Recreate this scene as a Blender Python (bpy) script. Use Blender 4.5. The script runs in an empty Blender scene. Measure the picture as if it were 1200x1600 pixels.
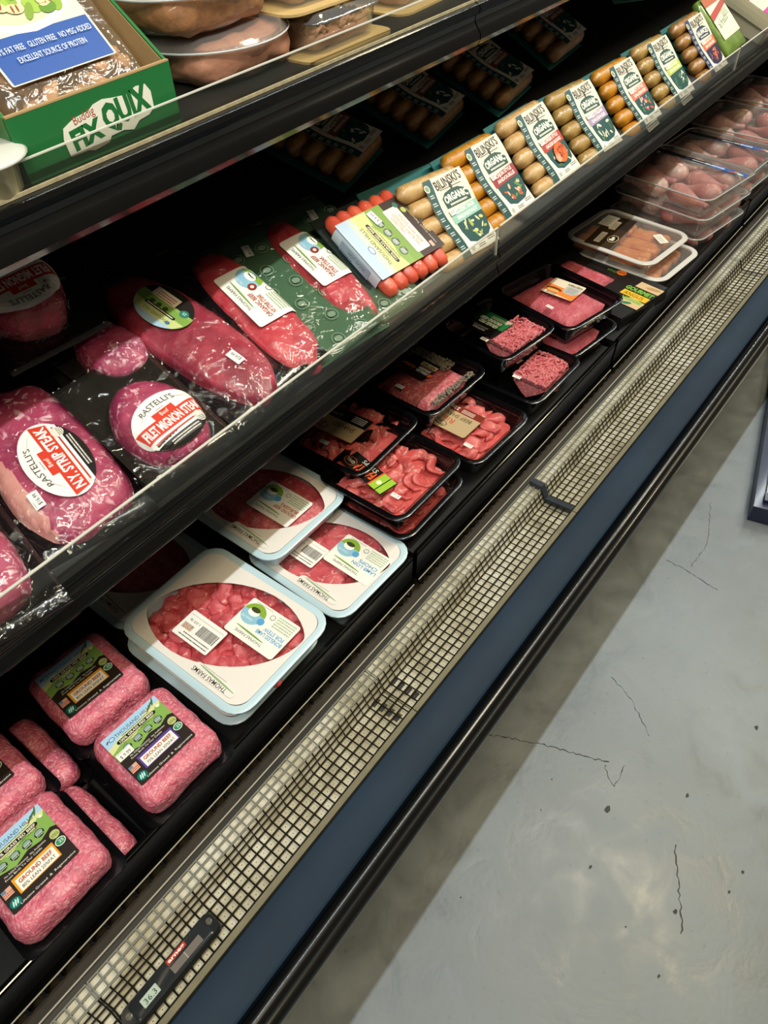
import bpy, bmesh, math, random
from mathutils import Vector, Matrix, noise
S = bpy.context.scene
C = S.collection
rnd = random.Random(7)

# ------------------------------------------------------------------ camera
cam_d = bpy.data.cameras.new('camera'); cam = bpy.data.objects.new('camera', cam_d); C.objects.link(cam)
cam_d.sensor_fit = 'VERTICAL'; cam_d.sensor_height = 32; cam_d.lens = 32 * 1130 / 1600
cam_d.clip_start = .02; cam_d.clip_end = 60
_r = Vector((.61634444, -.78649912, -.03922588)); _d = Vector((-.59821666, -.43523896, -.67283273)); _f = Vector((.51210972, .43816228, -.73875399))
cam.matrix_world = Matrix(((_r.x, -_d.x, -_f.x, 0), (_r.y, -_d.y, -_f.y, 0), (_r.z, -_d.z, -_f.z, 1.38), (0, 0, 0, 1)))
S.camera = cam
# ------------------------------------------------------------------ world, lights, exposure
w = bpy.data.worlds.new('store_ambient'); S.world = w; w.use_nodes = True
w.node_tree.nodes['Background'].inputs[0].default_value = (1, .92, .70, 1)
w.node_tree.nodes['Background'].inputs[1].default_value = .09
def area(name, loc, sx, sy, power, col, rot=(0, 0, 0)):
    l = bpy.data.lights.new(name, 'AREA'); l.shape = 'RECTANGLE'; l.size = sx; l.size_y = sy; l.energy = power; l.color = col
    o = bpy.data.objects.new(name, l); C.objects.link(o); o.location = loc; o.rotation_euler = rot; return o
area('canopy_strip_light', (1.6, .165, 1.92), 6.0, .02, 42, (.89, .97, .98), (math.radians(10), 0, 0))
area('aisle_ceiling_light', (1.7, -.35, 3.4), .6, .6, 38, (1, .85, .56))
area('aisle_ceiling_light', (3.9, -.9, 3.4), .6, .6, 38, (1, .85, .56))
area('aisle_ceiling_light', (-.6, -.9, 3.4), .6, .6, 38, (1, .85, .56))
S.view_settings.view_transform = 'Standard'; S.view_settings.look = 'None'; S.view_settings.gamma = 1
S.view_settings.use_curve_mapping = False; S.view_settings.exposure = 0.0

# ------------------------------------------------------------------ materials
def lin(h):
    h = h.lstrip('#'); o = []
    for i in (0, 2, 4):
        c = int(h[i:i + 2], 16) / 255; o.append(c / 12.92 if c <= .04045 else ((c + .055) / 1.055) ** 2.4)
    return (*o, 1)
MC = {}
def newmat(name):
    m = bpy.data.materials.new(name); m.use_nodes = True; nt = m.node_tree
    return m, nt, nt.nodes['Principled BSDF']
def plain(name, col, rough=.5, coat=0., metal=0., var=0., bump=0., scale=60, spec=.5):
    if name in MC: return MC[name]
    m, nt, b = newmat(name); N = nt.nodes; L = nt.links
    b.inputs['Base Color'].default_value = lin(col); b.inputs['Roughness'].default_value = rough
    b.inputs['Metallic'].default_value = metal; b.inputs['Coat Weight'].default_value = coat; b.inputs['Coat Roughness'].default_value = .08
    b.inputs['Specular IOR Level'].default_value = spec
    if var or bump:
        tc = N.new('ShaderNodeTexCoord'); n = N.new('ShaderNodeTexNoise'); n.inputs['Scale'].default_value = scale; n.inputs['Detail'].default_value = 5
        L.new(tc.outputs['Object'], n.inputs['Vector'])
        if var:
            mx = N.new('ShaderNodeMix'); mx.data_type = 'RGBA'; c = lin(col)
            mx.inputs['A'].default_value = tuple(max(0, x * (1 - var)) for x in c[:3]) + (1,); mx.inputs['B'].default_value = tuple(min(1, x * (1 + var)) for x in c[:3]) + (1,)
            L.new(n.outputs['Fac'], mx.inputs['Factor']); L.new(mx.outputs['Result'], b.inputs['Base Color'])
        if bump:
            bp = N.new('ShaderNodeBump'); bp.inputs['Strength'].default_value = bump; bp.inputs['Distance'].default_value = .002
            L.new(n.outputs['Fac'], bp.inputs['Height']); L.new(bp.outputs['Normal'], b.inputs['Normal'])
    MC[name] = m; return m
def ink(h): return plain('print_' + h.lstrip('#'), h, .42, .05, spec=.35)
def meat(name, base, dark, fat, fatlo=.6, scale=45, bump=.35, coat=.8, speck=0, wrinkle=.5):
    if name in MC: return MC[name]
    m, nt, b = newmat(name); N = nt.nodes; L = nt.links
    tc = N.new('ShaderNodeTexCoord')
    n1 = N.new('ShaderNodeTexNoise'); n1.inputs['Scale'].default_value = scale; n1.inputs['Detail'].default_value = 6
    n2 = N.new('ShaderNodeTexNoise'); n2.inputs['Scale'].default_value = scale * 1.6; n2.inputs['Detail'].default_value = 4; n2.inputs['Distortion'].default_value = 1.8
    for n in (n1, n2): L.new(tc.outputs['Object'], n.inputs['Vector'])
    r1 = N.new('ShaderNodeValToRGB'); r1.color_ramp.elements[0].position = .34; r1.color_ramp.elements[0].color = lin(dark)
    r1.color_ramp.elements[1].position = .64; r1.color_ramp.elements[1].color = lin(base); L.new(n1.outputs['Fac'], r1.inputs['Fac'])
    r2 = N.new('ShaderNodeValToRGB'); r2.color_ramp.elements[0].position = fatlo; r2.color_ramp.elements[1].position = fatlo + .1
    L.new(n2.outputs['Fac'], r2.inputs['Fac'])
    mx = N.new('ShaderNodeMix'); mx.data_type = 'RGBA'; mx.inputs['B'].default_value = lin(fat)
    L.new(r2.outputs['Color'], mx.inputs['Factor']); L.new(r1.outputs['Color'], mx.inputs['A'])
    out = mx.outputs['Result']
    h = n1.outputs['Fac']
    if speck:
        v = N.new('ShaderNodeTexVoronoi'); v.inputs['Scale'].default_value = speck; v.inputs['Randomness'].default_value = 1
        nd = N.new('ShaderNodeTexNoise'); nd.inputs['Scale'].default_value = speck * .5; L.new(tc.outputs['Object'], nd.inputs['Vector'])
        av = N.new('ShaderNodeMix'); av.data_type = 'RGBA'; av.inputs['Factor'].default_value = .012
        L.new(tc.outputs['Object'], av.inputs['A']); L.new(nd.outputs['Color'], av.inputs['B']); L.new(av.outputs['Result'], v.inputs['Vector'])
        r3 = N.new('ShaderNodeValToRGB'); r3.color_ramp.elements[0].position = .1; r3.color_ramp.elements[0].color = (.75, .75, .75, 1)
        r3.color_ramp.elements[1].position = .75; r3.color_ramp.elements[1].color = (.1, .1, .1, 1); L.new(v.outputs['Distance'], r3.inputs['Fac'])
        sp = N.new('ShaderNodeMix'); sp.data_type = 'RGBA'; sp.inputs['B'].default_value = lin(fat)
        vc = N.new('ShaderNodeSeparateColor'); L.new(v.outputs['Color'], vc.inputs['Color'])
        ml = N.new('ShaderNodeMath'); ml.operation = 'MULTIPLY'; L.new(vc.outputs['Red'], ml.inputs[0]); L.new(r3.outputs['Color'], ml.inputs[1])
        L.new(ml.outputs[0], sp.inputs['Factor']); L.new(out, sp.inputs['A']); out = sp.outputs['Result']; h = r3.outputs['Color']
    L.new(out, b.inputs['Base Color'])
    b.inputs['Roughness'].default_value = .5; b.inputs['Coat Weight'].default_value = coat; b.inputs['Coat Roughness'].default_value = .1
    b.inputs['Subsurface Weight'].default_value = .12; b.inputs['Subsurface Radius'].default_value = (.006, .002, .001); b.inputs['Subsurface Scale'].default_value = .6
    bp = N.new('ShaderNodeBump'); bp.inputs['Strength'].default_value = bump; bp.inputs['Distance'].default_value = .003
    L.new(h, bp.inputs['Height']); L.new(bp.outputs['Normal'], b.inputs['Normal'])
    if wrinkle:
        nw = N.new('ShaderNodeTexNoise'); nw.inputs['Scale'].default_value = 75; nw.inputs['Detail'].default_value = 3; nw.inputs['Distortion'].default_value = 2.2
        L.new(tc.outputs['Object'], nw.inputs['Vector'])
        bw = N.new('ShaderNodeBump'); bw.inputs['Strength'].default_value = min(1, wrinkle * 1.3); bw.inputs['Distance'].default_value = .008
        L.new(nw.outputs['Fac'], bw.inputs['Height']); L.new(bw.outputs['Normal'], b.inputs['Coat Normal'])
    MC[name] = m; return m
def film(name, tint='#f4f4f4', refl=.05, rough=.05, wr=.25, haze=0., hazecol='#bfc3c0'):
    if name in MC: return MC[name]
    m, nt, b = newmat(name); N = nt.nodes; L = nt.links; N.remove(b)
    out = N['Material Output']; tr = N.new('ShaderNodeBsdfTransparent'); tr.inputs['Color'].default_value = lin(tint)
    gl = N.new('ShaderNodeBsdfGlossy'); gl.inputs['Roughness'].default_value = rough; gl.inputs['Color'].default_value = (1, 1, 1, 1)
    fr = N.new('ShaderNodeLayerWeight'); fr.inputs['Blend'].default_value = .5
    pw = N.new('ShaderNodeMath'); pw.operation = 'POWER'; pw.inputs[1].default_value = 4; L.new(fr.outputs['Facing'], pw.inputs[0])
    ad = N.new('ShaderNodeMath'); ad.operation = 'MULTIPLY_ADD'; ad.inputs[1].default_value = .75; ad.inputs[2].default_value = refl + .025; ad.use_clamp = True; L.new(pw.outputs[0], ad.inputs[0])
    if wr:
        tc = N.new('ShaderNodeTexCoord'); nw = N.new('ShaderNodeTexNoise'); nw.inputs['Scale'].default_value = 40 if wr < .6 else 24; nw.inputs['Detail'].default_value = 3; nw.inputs['Distortion'].default_value = 1.5
        L.new(tc.outputs['Object'], nw.inputs['Vector']); bw = N.new('ShaderNodeBump'); bw.inputs['Strength'].default_value = min(1, wr); bw.inputs['Distance'].default_value = .004 if wr < .6 else .012
        L.new(nw.outputs['Fac'], bw.inputs['Height']); L.new(bw.outputs['Normal'], gl.inputs['Normal'])
    mx = N.new('ShaderNodeMixShader'); L.new(ad.outputs[0], mx.inputs[0]); L.new(tr.outputs[0], mx.inputs[1]); L.new(gl.outputs[0], mx.inputs[2]); s = mx.outputs[0]
    if haze:
        df = N.new('ShaderNodeBsdfDiffuse'); df.inputs['Color'].default_value = lin(hazecol)
        m2 = N.new('ShaderNodeMixShader'); m2.inputs[0].default_value = haze; L.new(s, m2.inputs[1]); L.new(df.outputs[0], m2.inputs[2]); s = m2.outputs[0]
    L.new(s, out.inputs['Surface']); MC[name] = m; return m

BLACK = plain('black_gloss_plastic', '#090909', .13, .3, var=.3, scale=30)
BLACKM = plain('black_matte_metal', '#0b0b0b', .55, var=.4, bump=.1, scale=120)
SHELF = plain('charcoal_shelf_metal', '#1c1c1b', .45, var=.3, bump=.05, scale=90)
TRAYB = plain('black_tray_plastic', '#08090b', .2, .4)
NAVY = plain('navy_bumper_vinyl', '#1b2a3a', .5, 0, var=.35, scale=9, spec=.12)
STEEL = plain('edge_steel', '#9a968c', .3, metal=.8); EDGE = plain('painted_edge_shine', '#a8a292', .4)  # EDGE: pale non-metal colour, paints the shine along lip and rail edges
BRAIL = plain('bumper_rail_vinyl', '#0a0a0a', .27, .25)
FILM = film('clear_film')
ACRYL = film('clear_acrylic', '#eeeeea', .02, .06, 0, .015, '#8f9089')
CLEARP = film('clear_plastic_tub', '#efefec', .09, .1, .15, .10, '#d8d8d6')

# ------------------------------------------------------------------ mesh helpers
class MB:
    def __init__(s): s.v = []; s.f = []; s.m = []
    def add(s, vs, fs, mi=0):
        o = len(s.v); s.v += [tuple(p) for p in vs]; s.f += [tuple(i + o for i in f) for f in fs]; s.m += [mi] * len(fs); return s
    def box(s, x0, x1, y0, y1, z0, z1, mi=0, M=None):
        vs = [Vector(p) for p in ((x0, y0, z0), (x1, y0, z0), (x1, y1, z0), (x0, y1, z0), (x0, y0, z1), (x1, y0, z1), (x1, y1, z1), (x0, y1, z1))]
        if M: vs = [M @ p for p in vs]
        return s.add(vs, [(0, 3, 2, 1), (4, 5, 6, 7), (0, 1, 5, 4), (1, 2, 6, 5), (2, 3, 7, 6), (3, 0, 4, 7)], mi)
    def loft(s, loops, cap0=True, cap1=True, mi=0, closed=True):
        n = len(loops[0]); vs = [p for l in loops for p in l]; fs = []
        for k in range(len(loops) - 1):
            for i in range(n if closed else n - 1):
                j = (i + 1) % n; fs.append((k * n + i, k * n + j, (k + 1) * n + j, (k + 1) * n + i))
        if cap0: fs.append(tuple(range(n - 1, -1, -1)))
        if cap1: fs.append(tuple((len(loops) - 1) * n + i for i in range(n)))
        return s.add(vs, fs, mi)
    def extrude_x(s, prof, x0, x1, mi=0, closed=True):
        return s.loft([[(x0, y, z) for y, z in prof], [(x1, y, z) for y, z in prof]], closed, closed, mi, closed)
    def tube(s, path, r, n=6, mi=0, cap=True):
        loops = []; P = [Vector(p) for p in path]
        for i, p in enumerate(P):
            t = (P[min(i + 1, len(P) - 1)] - P[max(i - 1, 0)]).normalized(); a = Vector((0, 0, 1)) if abs(t.z) < .9 else Vector((1, 0, 0))
            u = t.cross(a).normalized(); v = u.cross(t); rr = r[i] if isinstance(r, (list, tuple)) else r
            loops.append([p + (u * math.cos(2 * math.pi * k / n) + v * math.sin(2 * math.pi * k / n)) * rr for k in range(n)])
        return s.loft(loops, cap, cap, mi)
    def build(s, name, mats, parent=None, smooth=False, kind=None, label=None):
        me = bpy.data.meshes.new(name); me.from_pydata(s.v, [], s.f)
        mats = mats if isinstance(mats, (list, tuple)) else [mats]
        for m in mats: me.materials.append(m)
        if len(mats) > 1: me.polygons.foreach_set('material_index', s.m)
        if smooth: me.polygons.foreach_set('use_smooth', [True] * len(me.polygons))
        bm = bmesh.new(); bm.from_mesh(me); bmesh.ops.recalc_face_normals(bm, faces=bm.faces); bm.to_mesh(me); bm.free()
        if smooth == 'auto':
            me.polygons.foreach_set('use_smooth', [True] * len(me.polygons))
            try: me.set_sharp_from_angle(angle=math.radians(35))
            except Exception: pass
        o = bpy.data.objects.new(name, me); C.objects.link(o); o.parent = parent
        if kind: o['kind'] = kind
        if label: o['label'] = label
        return o
def rr(W, L, r, n=5, z=0., cx=0, cy=0):
    pts = []
    for sx, sy, a0 in ((1, 1, 0), (-1, 1, 90), (-1, -1, 180), (1, -1, 270)):
        for k in range(n + 1):
            a = math.radians(a0 + 90 * k / n); pts.append((cx + sx * (W / 2 - r) + r * math.cos(a), cy + sy * (L / 2 - r) + r * math.sin(a), z))
    return pts
def tag(o, label, cat, group=None, kind=None):
    if kind: o['kind'] = kind
    else: o['label'] = label; o['category'] = cat
    if kind and label: o['label'] = label
    if group: o['group'] = group
    return o
def thing(name, label, cat, M=None, group=None):
    o = bpy.data.objects.new(name, None); o.empty_display_size = .02; C.objects.link(o)
    if M is not None: o.matrix_basis = M
    return tag(o, label, cat, group)
def at(x, y, z, rot=0): return Matrix.Translation((x, y, z)) @ Matrix.Rotation(math.radians(rot), 4, 'Z')
MIDT = 18
def tilt(x, s, h=0, t=MIDT, rot=0, roll=0, y0=.535, z0=.82):
    a = math.radians(t)
    return Matrix.Translation((x, y0 + s * math.cos(a) - h * math.sin(a), z0 + s * math.sin(a) + h * math.cos(a))) @ Matrix.Rotation(a, 4, 'X') @ Matrix.Rotation(math.radians(rot), 4, 'Z') @ Matrix.Rotation(math.radians(roll), 4, 'Y')
def dup(root, M, label=None, group=None):
    def cp(o, par):
        c = o.copy(); C.objects.link(c); c.parent = par
        for ch in [k for k in C.objects if k.parent == o]: cp(ch, c)
        return c
    r = cp(root, None); r.matrix_basis = M
    if label: r['label'] = label
    if group: r['group'] = group
    return r

# rounded, noise-shaped solid
def rbox(W, L, H, r, n=10, amp=0., sc=60, seed=0, z0=0):
    vs = []; idx = {}; fs = []
    hx, hy, hz = W / 2, L / 2, H / 2
    def vid(p):
        k = tuple(round(c, 5) for c in p)
        if k in idx: return idx[k]
        q = Vector([max(-h + r, min(h - r, c)) for c, h in zip(p, (hx, hy, hz))]); d = Vector(p) - q
        if d.length > 1e-9: P = q + d.normalized() * r
        else: P = Vector(p)
        if amp:
            dr = d.normalized() if d.length > 1e-9 else Vector((0, 0, 1))
            P += dr * amp * (noise.noise(P * sc + Vector((seed * 3.1, seed, 0))) + .5 * noise.noise(P * sc * 2.3 + Vector((seed, 0, 5))))
        P.z += hz + z0; idx[k] = len(vs); vs.append(P); return idx[k]
    g = [-1 + 2 * i / n for i in range(n + 1)]
    for ax in range(3):
        for sg in (-1, 1):
            for i in range(n):
                for j in range(n):
                    q = []
                    for a, b in ((i, j), (i + 1, j), (i + 1, j + 1), (i, j + 1)):
                        p = [0, 0, 0]; p[ax] = sg; p[(ax + 1) % 3] = g[a]; p[(ax + 2) % 3] = g[b]
                        q.append(vid((p[0] * hx, p[1] * hy, p[2] * hz)))
                    fs.append(tuple(q))
    return vs, fs
def lathe(prof, n=24, cx=0, cy=0):
    loops = [[(cx + r * math.cos(2 * math.pi * k / n), cy + r * math.sin(2 * math.pi * k / n), z) for k in range(n)] for r, z in prof]
    return loops

# ------------------------------------------------------------------ printed labels
TX = {}
def glyphs(t, bold):
    if (t, bold) in TX: return TX[(t, bold)]
    cu = bpy.data.curves.new('lettering', 'FONT'); cu.body = t; cu.size = 1; cu.resolution_u = 2; cu.align_x = 'CENTER'; cu.offset = bold
    ob = bpy.data.objects.new('lettering', cu); me = ob.to_mesh()
    vs = [(v.co.x, v.co.y) for v in me.vertices]; fs = [tuple(p.vertices) for p in me.polygons]
    ob.to_mesh_clear(); bpy.data.objects.remove(ob); bpy.data.curves.remove(cu)
    if vs:
        y0 = min(v[1] for v in vs); k = .72
        vs = [(a / k, b / k) for a, b in vs]
    wd = (max(v[0] for v in vs) - min(v[0] for v in vs)) if vs else 0
    TX[(t, bold)] = (vs, fs, wd); return TX[(t, bold)]
def ell(cx, cy, rx, ry, rot=0, n=20):
    c, s = math.cos(math.radians(rot)), math.sin(math.radians(rot)); o = []
    for k in range(n):
        a = 2 * math.pi * k / n; x, y = rx * math.cos(a), ry * math.sin(a); o.append((cx + x * c - y * s, cy + x * s + y * c))
    return o
def label(parent, w, h, items, M, base='#efeadd', outline=None, drape=None, cr=3, name='label', seed=1):
    """flat printed piece, units mm, centred; M maps it (in metres) to the parent's space; drape(x,y)->z lays it over a curved top"""
    rg = random.Random(seed)
    out = outline or [(x, y) for x, y, _ in rr(w, h, min(cr, w / 2.01, h / 2.01), 4)]
    mats = []; V = []; F = []; MI = []
    def mi(c):
        if c not in mats: mats.append(c)
        return mats.index(c)
    lay = [0]
    def put(pts, fs, c, step=1):
        lay[0] += step; z = .35 + lay[0] * .02; o = len(V)
        for p in pts: V.append((p[0], p[1], z))
        for f in fs: F.append(tuple(i + o for i in f)); MI.append(mi(c))
    def go(items):
        for it in items:
            k = it[0]
            if k == 'r': x0, y0, x1, y1, c = it[1:]; put([(x0, y0), (x1, y0), (x1, y1), (x0, y1)], [(0, 1, 2, 3)], c)
            elif k == 'o': p = ell(*it[1:5]); put(p, [tuple(range(len(p)))], it[5])
            elif k == 'e': p = ell(*it[1:6], n=12); put(p, [tuple(range(len(p)))], it[6])
            elif k == 'p': put(it[1], [tuple(range(len(it[1])))], it[2])
            elif k == 't':
                t, x, y, hh, c = it[1:6]; op = it[6] if len(it) > 6 else {}
                vs, fs, wd = glyphs(t, op.get('b', 0)); sx = hh * op.get('sx', 1)
                if 'w' in op and wd: sx = op['w'] / wd
                a = math.radians(op.get('rot', 0)); ca, sa = math.cos(a), math.sin(a); arc = op.get('arc', 0)
                q = []
                for px, py in vs:
                    X, Y = px * sx, py * hh
                    if arc: Y += -arc * (X / (wd * sx / 2)) ** 2
                    q.append((x + X * ca - Y * sa, y + X * sa + Y * ca))
                put(q, fs, c)
            elif k == 'f':   # unreadable small print: broken bars
                x, y, ww, rows, pitch, c = it[1:7]; pts = []; fs = []
                for r_ in range(rows):
                    X = x
                    while X < x + ww:
                        q = rg.uniform(.8, 2.6); e = min(X + q, x + ww); o = len(pts); yy = y - r_ * pitch
                        pts += [(X, yy), (e, yy), (e, yy + pitch * .5), (X, yy + pitch * .5)]; fs.append((o, o + 1, o + 2, o + 3)); X = e + .5
                put(pts, fs, c)
            elif k == 'bar':
                x, y, ww, hh, c = it[1:6]; pts = []; fs = []; X = x
                while X < x + ww:
                    q = rg.choice((.3, .5, .8)); o = len(pts); pts += [(X, y), (X + q, y), (X + q, y + hh), (X, y + hh)]; fs.append((o, o + 1, o + 2, o + 3)); X += q + rg.choice((.3, .5))
                put(pts, fs, c)
    go(items)
    def place(vs):
        if drape:
            r = []
            for x, y, z in vs:
                p = M @ Vector((x / 1000, y / 1000, 0)); r.append((p.x, p.y, drape(p.x, p.y) + .0004 + z * 1.6 / 1000))
            return r
        return [M @ Vector((x / 1000, y / 1000, z / 1000)) for x, y, z in vs]
    def mk(nm, V, F, MI, ms, par):
        me = bpy.data.meshes.new(nm); me.from_pydata(V, [], F)
        for c in ms: me.materials.append(ink(c))
        me.polygons.foreach_set('material_index', MI)
        if drape:
            bm = bmesh.new(); bm.from_mesh(me)
            xs = [v.co.x for v in bm.verts]; ys = [v.co.y for v in bm.verts]
            for lo, hi, ax in ((min(xs), max(xs), 0), (min(ys), max(ys), 1)):
                g = math.ceil(lo / 5) * 5
                while g < hi:
                    no = (1, 0, 0) if ax == 0 else (0, 1, 0); co = (g, 0, 0) if ax == 0 else (0, g, 0)
                    bmesh.ops.bisect_plane(bm, geom=bm.verts[:] + bm.edges[:] + bm.faces[:], plane_co=co, plane_no=no, dist=1e-4); g += 5
            bm.to_mesh(me); bm.free()
        co = place([tuple(v.co) for v in me.vertices])
        for v, c in zip(me.vertices, co): v.co = c
        o = bpy.data.objects.new(nm, me); C.objects.link(o); o.parent = par; return o
    n = len(out)
    if drape: b = mk(name, [(x, y, .2) for x, y in out], [tuple(range(n))], [0], [base], parent)
    else:
        vs = [(x, y, 0) for x, y in out] + [(x, y, .33) for x, y in out]
        fs = [tuple(range(n - 1, -1, -1)), tuple(range(n, 2 * n))] + [(i, (i + 1) % n, n + (i + 1) % n, n + i) for i in range(n)]
        b = mk(name, vs, fs, [0] * len(fs), [base], parent)
    if V: mk('print', V, F, MI, mats, b)
    return b
def LM(x, y, z, rot=0): return Matrix.Translation((x, y, z)) @ Matrix.Rotation(math.radians(rot), 4, 'Z')
def price(parent, txt, x, y, z, rot=90, w=17, h=9, drape=None, ink_='#3a3836'):
    return label(parent, w, h, [('f', -w / 2 + 1.5, h / 2 - 1.8, w * .4, 1, 1.2, '#8a867e'), ('t', txt, 0, -h * .32, h * .42, ink_, {'w': w * .7})], LM(x, y, z, rot), '#eceae4', cr=.5, name='price_sticker', drape=drape)

# ================================================================== the setting: floor, case body
def concrete():
    m, nt, b = newmat('worn_concrete'); N = nt.nodes; L = nt.links
    tc = N.new('ShaderNodeTexCoord')
    def nz(sc, det=6, dist=0):
        n = N.new('ShaderNodeTexNoise'); n.inputs['Scale'].default_value = sc; n.inputs['Detail'].default_value = det; n.inputs['Distortion'].default_value = dist
        L.new(tc.outputs['Object'], n.inputs['Vector']); return n.outputs['Fac']
    a = nz(1.6, 5, .4); c = nz(14, 8, .6); e = nz(90, 4)
    r = N.new('ShaderNodeValToRGB'); r.color_ramp.elements[0].position = .3; r.color_ramp.elements[0].color = lin('#747a7e'); r.color_ramp.elements[1].position = .72; r.color_ramp.elements[1].color = lin('#8b949b')
    L.new(a, r.inputs['Fac'])
    r2 = N.new('ShaderNodeValToRGB'); r2.color_ramp.elements[0].position = .3; r2.color_ramp.elements[0].color = (.72, .72, .71, 1); r2.color_ramp.elements[1].position = .7; r2.color_ramp.elements[1].color = (1.1, 1.1, 1.1, 1)
    L.new(c, r2.inputs['Fac'])
    mx = N.new('ShaderNodeMix'); mx.data_type = 'RGBA'; mx.blend_type = 'MULTIPLY'; mx.inputs['Factor'].default_value = .8
    L.new(r.outputs['Color'], mx.inputs['A']); L.new(r2.outputs['Color'], mx.inputs['B'])
    r3 = N.new('ShaderNodeValToRGB'); r3.color_ramp.elements[0].position = .24; r3.color_ramp.elements[0].color = (.6, .59, .57, 1); r3.color_ramp.elements[1].position = .36; r3.color_ramp.elements[1].color = (1, 1, 1, 1)
    L.new(e, r3.inputs['Fac'])
    m2 = N.new('ShaderNodeMix'); m2.data_type = 'RGBA'; m2.blend_type = 'MULTIPLY'; m2.inputs['Factor'].default_value = .6
    L.new(mx.outputs['Result'], m2.inputs['A']); L.new(r3.outputs['Color'], m2.inputs['B']); L.new(m2.outputs['Result'], b.inputs['Base Color'])
    r4 = N.new('ShaderNodeMapRange'); r4.inputs['From Min'].default_value = .3; r4.inputs['From Max'].default_value = .7; r4.inputs['To Min'].default_value = .28; r4.inputs['To Max'].default_value = .5
    L.new(c, r4.inputs['Value']); L.new(r4.outputs[0], b.inputs['Roughness'])
    bp = N.new('ShaderNodeBump'); bp.inputs['Strength'].default_value = .25; bp.inputs['Distance'].default_value = .004; L.new(c, bp.inputs['Height'])
    b2 = N.new('ShaderNodeBump'); b2.inputs['Strength'].default_value = .2; b2.inputs['Distance'].default_value = .001; L.new(e, b2.inputs['Height']); L.new(bp.outputs['Normal'], b2.inputs['Normal'])
    L.new(b2.outputs['Normal'], b.inputs['Normal']); return m
CONC = concrete()
fl = MB().box(-5, 9, -5, 1.3, -.08, 0).build('floor', CONC); fl['kind'] = 'structure'
PIT = plain('crack_dirt', '#4a4844', .9, var=.4, scale=200)
def crack(pts, w0, seed):
    rg = random.Random(seed); P = []
    for i in range(len(pts) - 1):
        a, b = Vector(pts[i]), Vector(pts[i + 1]); n = max(2, int((b - a).length / .006))
        for k in range(n): P.append(a.lerp(b, k / n))
    P.append(Vector(pts[-1])); L_ = []; R_ = []
    for i, p in enumerate(P):
        t = (P[min(i + 1, len(P) - 1)] - P[max(i - 1, 0)]).normalized(); nn = Vector((-t.y, t.x)); j = nn * rg.uniform(-.0022, .0022); ww = w0 * .55 * rg.uniform(.15, 1)
        L_.append(p + nn * ww + j); R_.append(p - nn * ww + j)
    m = MB(); n = len(P); m.add([(q.x, q.y, .0004) for q in L_] + [(q.x, q.y, .0004) for q in R_], [(n + i, n + i + 1, i + 1, i) for i in range(n - 1)])
    o = m.build('floor_crack', PIT, fl)
crack([(.597, .288), (.621, .246), (.65, .183), (.67, .13), (.687, .084), (.697, .06)], .0028, 1)
crack([(.687, .064), (.668, .048), (.659, .03), (.681, .031), (.71, .035)], .002, 2)
crack([(1.233, .176), (1.23, .13), (1.216, .047)], .002, 3)
crack([(1.474, .164), (1.336, .118), (1.248, .122)], .0016, 4)
crack([(.868, .14), (.848, .087), (.794, .021)], .0014, 5)
crack([(.629, -.102), (.572, -.132), (.527, -.156), (.501, -.168)], .0028, 6)
for i, (x, y) in enumerate([(.613, .021), (.601, .131), (.726, -.084), (.503, .0), (.936, -.139), (.656, -.213), (.611, -.206), (.538, .119), (.324, .154), (.526, -.146), (.422, -.163), (.455, -.09)]):
    rg = random.Random(i + 20); r_ = (.007, .002, .004, .004, .005, .0035, .003, .0015, .002, .005, .003, .002)[i]
    MB().add([(x + r_ * rg.uniform(.5, 1) * math.cos(a * .7) * 1.3, y + r_ * rg.uniform(.4, .9) * math.sin(a * .7), .0005) for a in range(9)], [tuple(range(9))]).build('floor_pit', PIT, fl)

XA, XB = -.85, 3.9
bw = MB().box(XA, XB, 1.06, 1.10, .1, 2.0).build('wall_back', BLACKM); bw['kind'] = 'structure'
for nm, x in (('wall_left', XA - .03), ('wall_right', XB)):
    o = MB().box(x, x + .03, .40, 1.10, .1, 2.0).build(nm, BLACKM); o['kind'] = 'structure'
# case base with kick plate, tub under the deck
base = thing('refrigerated_case_base', 'black lower body of the refrigerated meat case above the concrete floor', 'case base')
MB().box(XA, XB, .33, 1.06, .0, .12).build('kick_plate', BLACKM, base)
MB().extrude_x([(.262, .13), (.262, .44), (.275, .462), (.275, .44), (.29, .13)], XA, XB).build('front_panel', BLACKM, base)
WELL = plain('grimy_brown_well', '#30281c', .5, .2, var=.5, scale=25)
MB().box(XA, XB, .29, 1.055, .12, .419).build('tub', WELL, base)
MB().box(XA, XB, .3735, .46, .419, .425, 0).build('well_ledge', WELL, base)
MB().extrude_x([(.364, .425), (.3645, .4905), (.371, .4945), (.373, .4945), (.373, .425)], XA, XB).build('air_duct_lip', plain('dark_duct_metal', '#23211d', .4, var=.3), base)
MB().tube([(XA, .3735, .4955), (XB, .3735, .4955)], .0010, 6).build('bright_lip_edge', EDGE, base)  # thin tube, its bright line is painted by the pale colour

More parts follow.
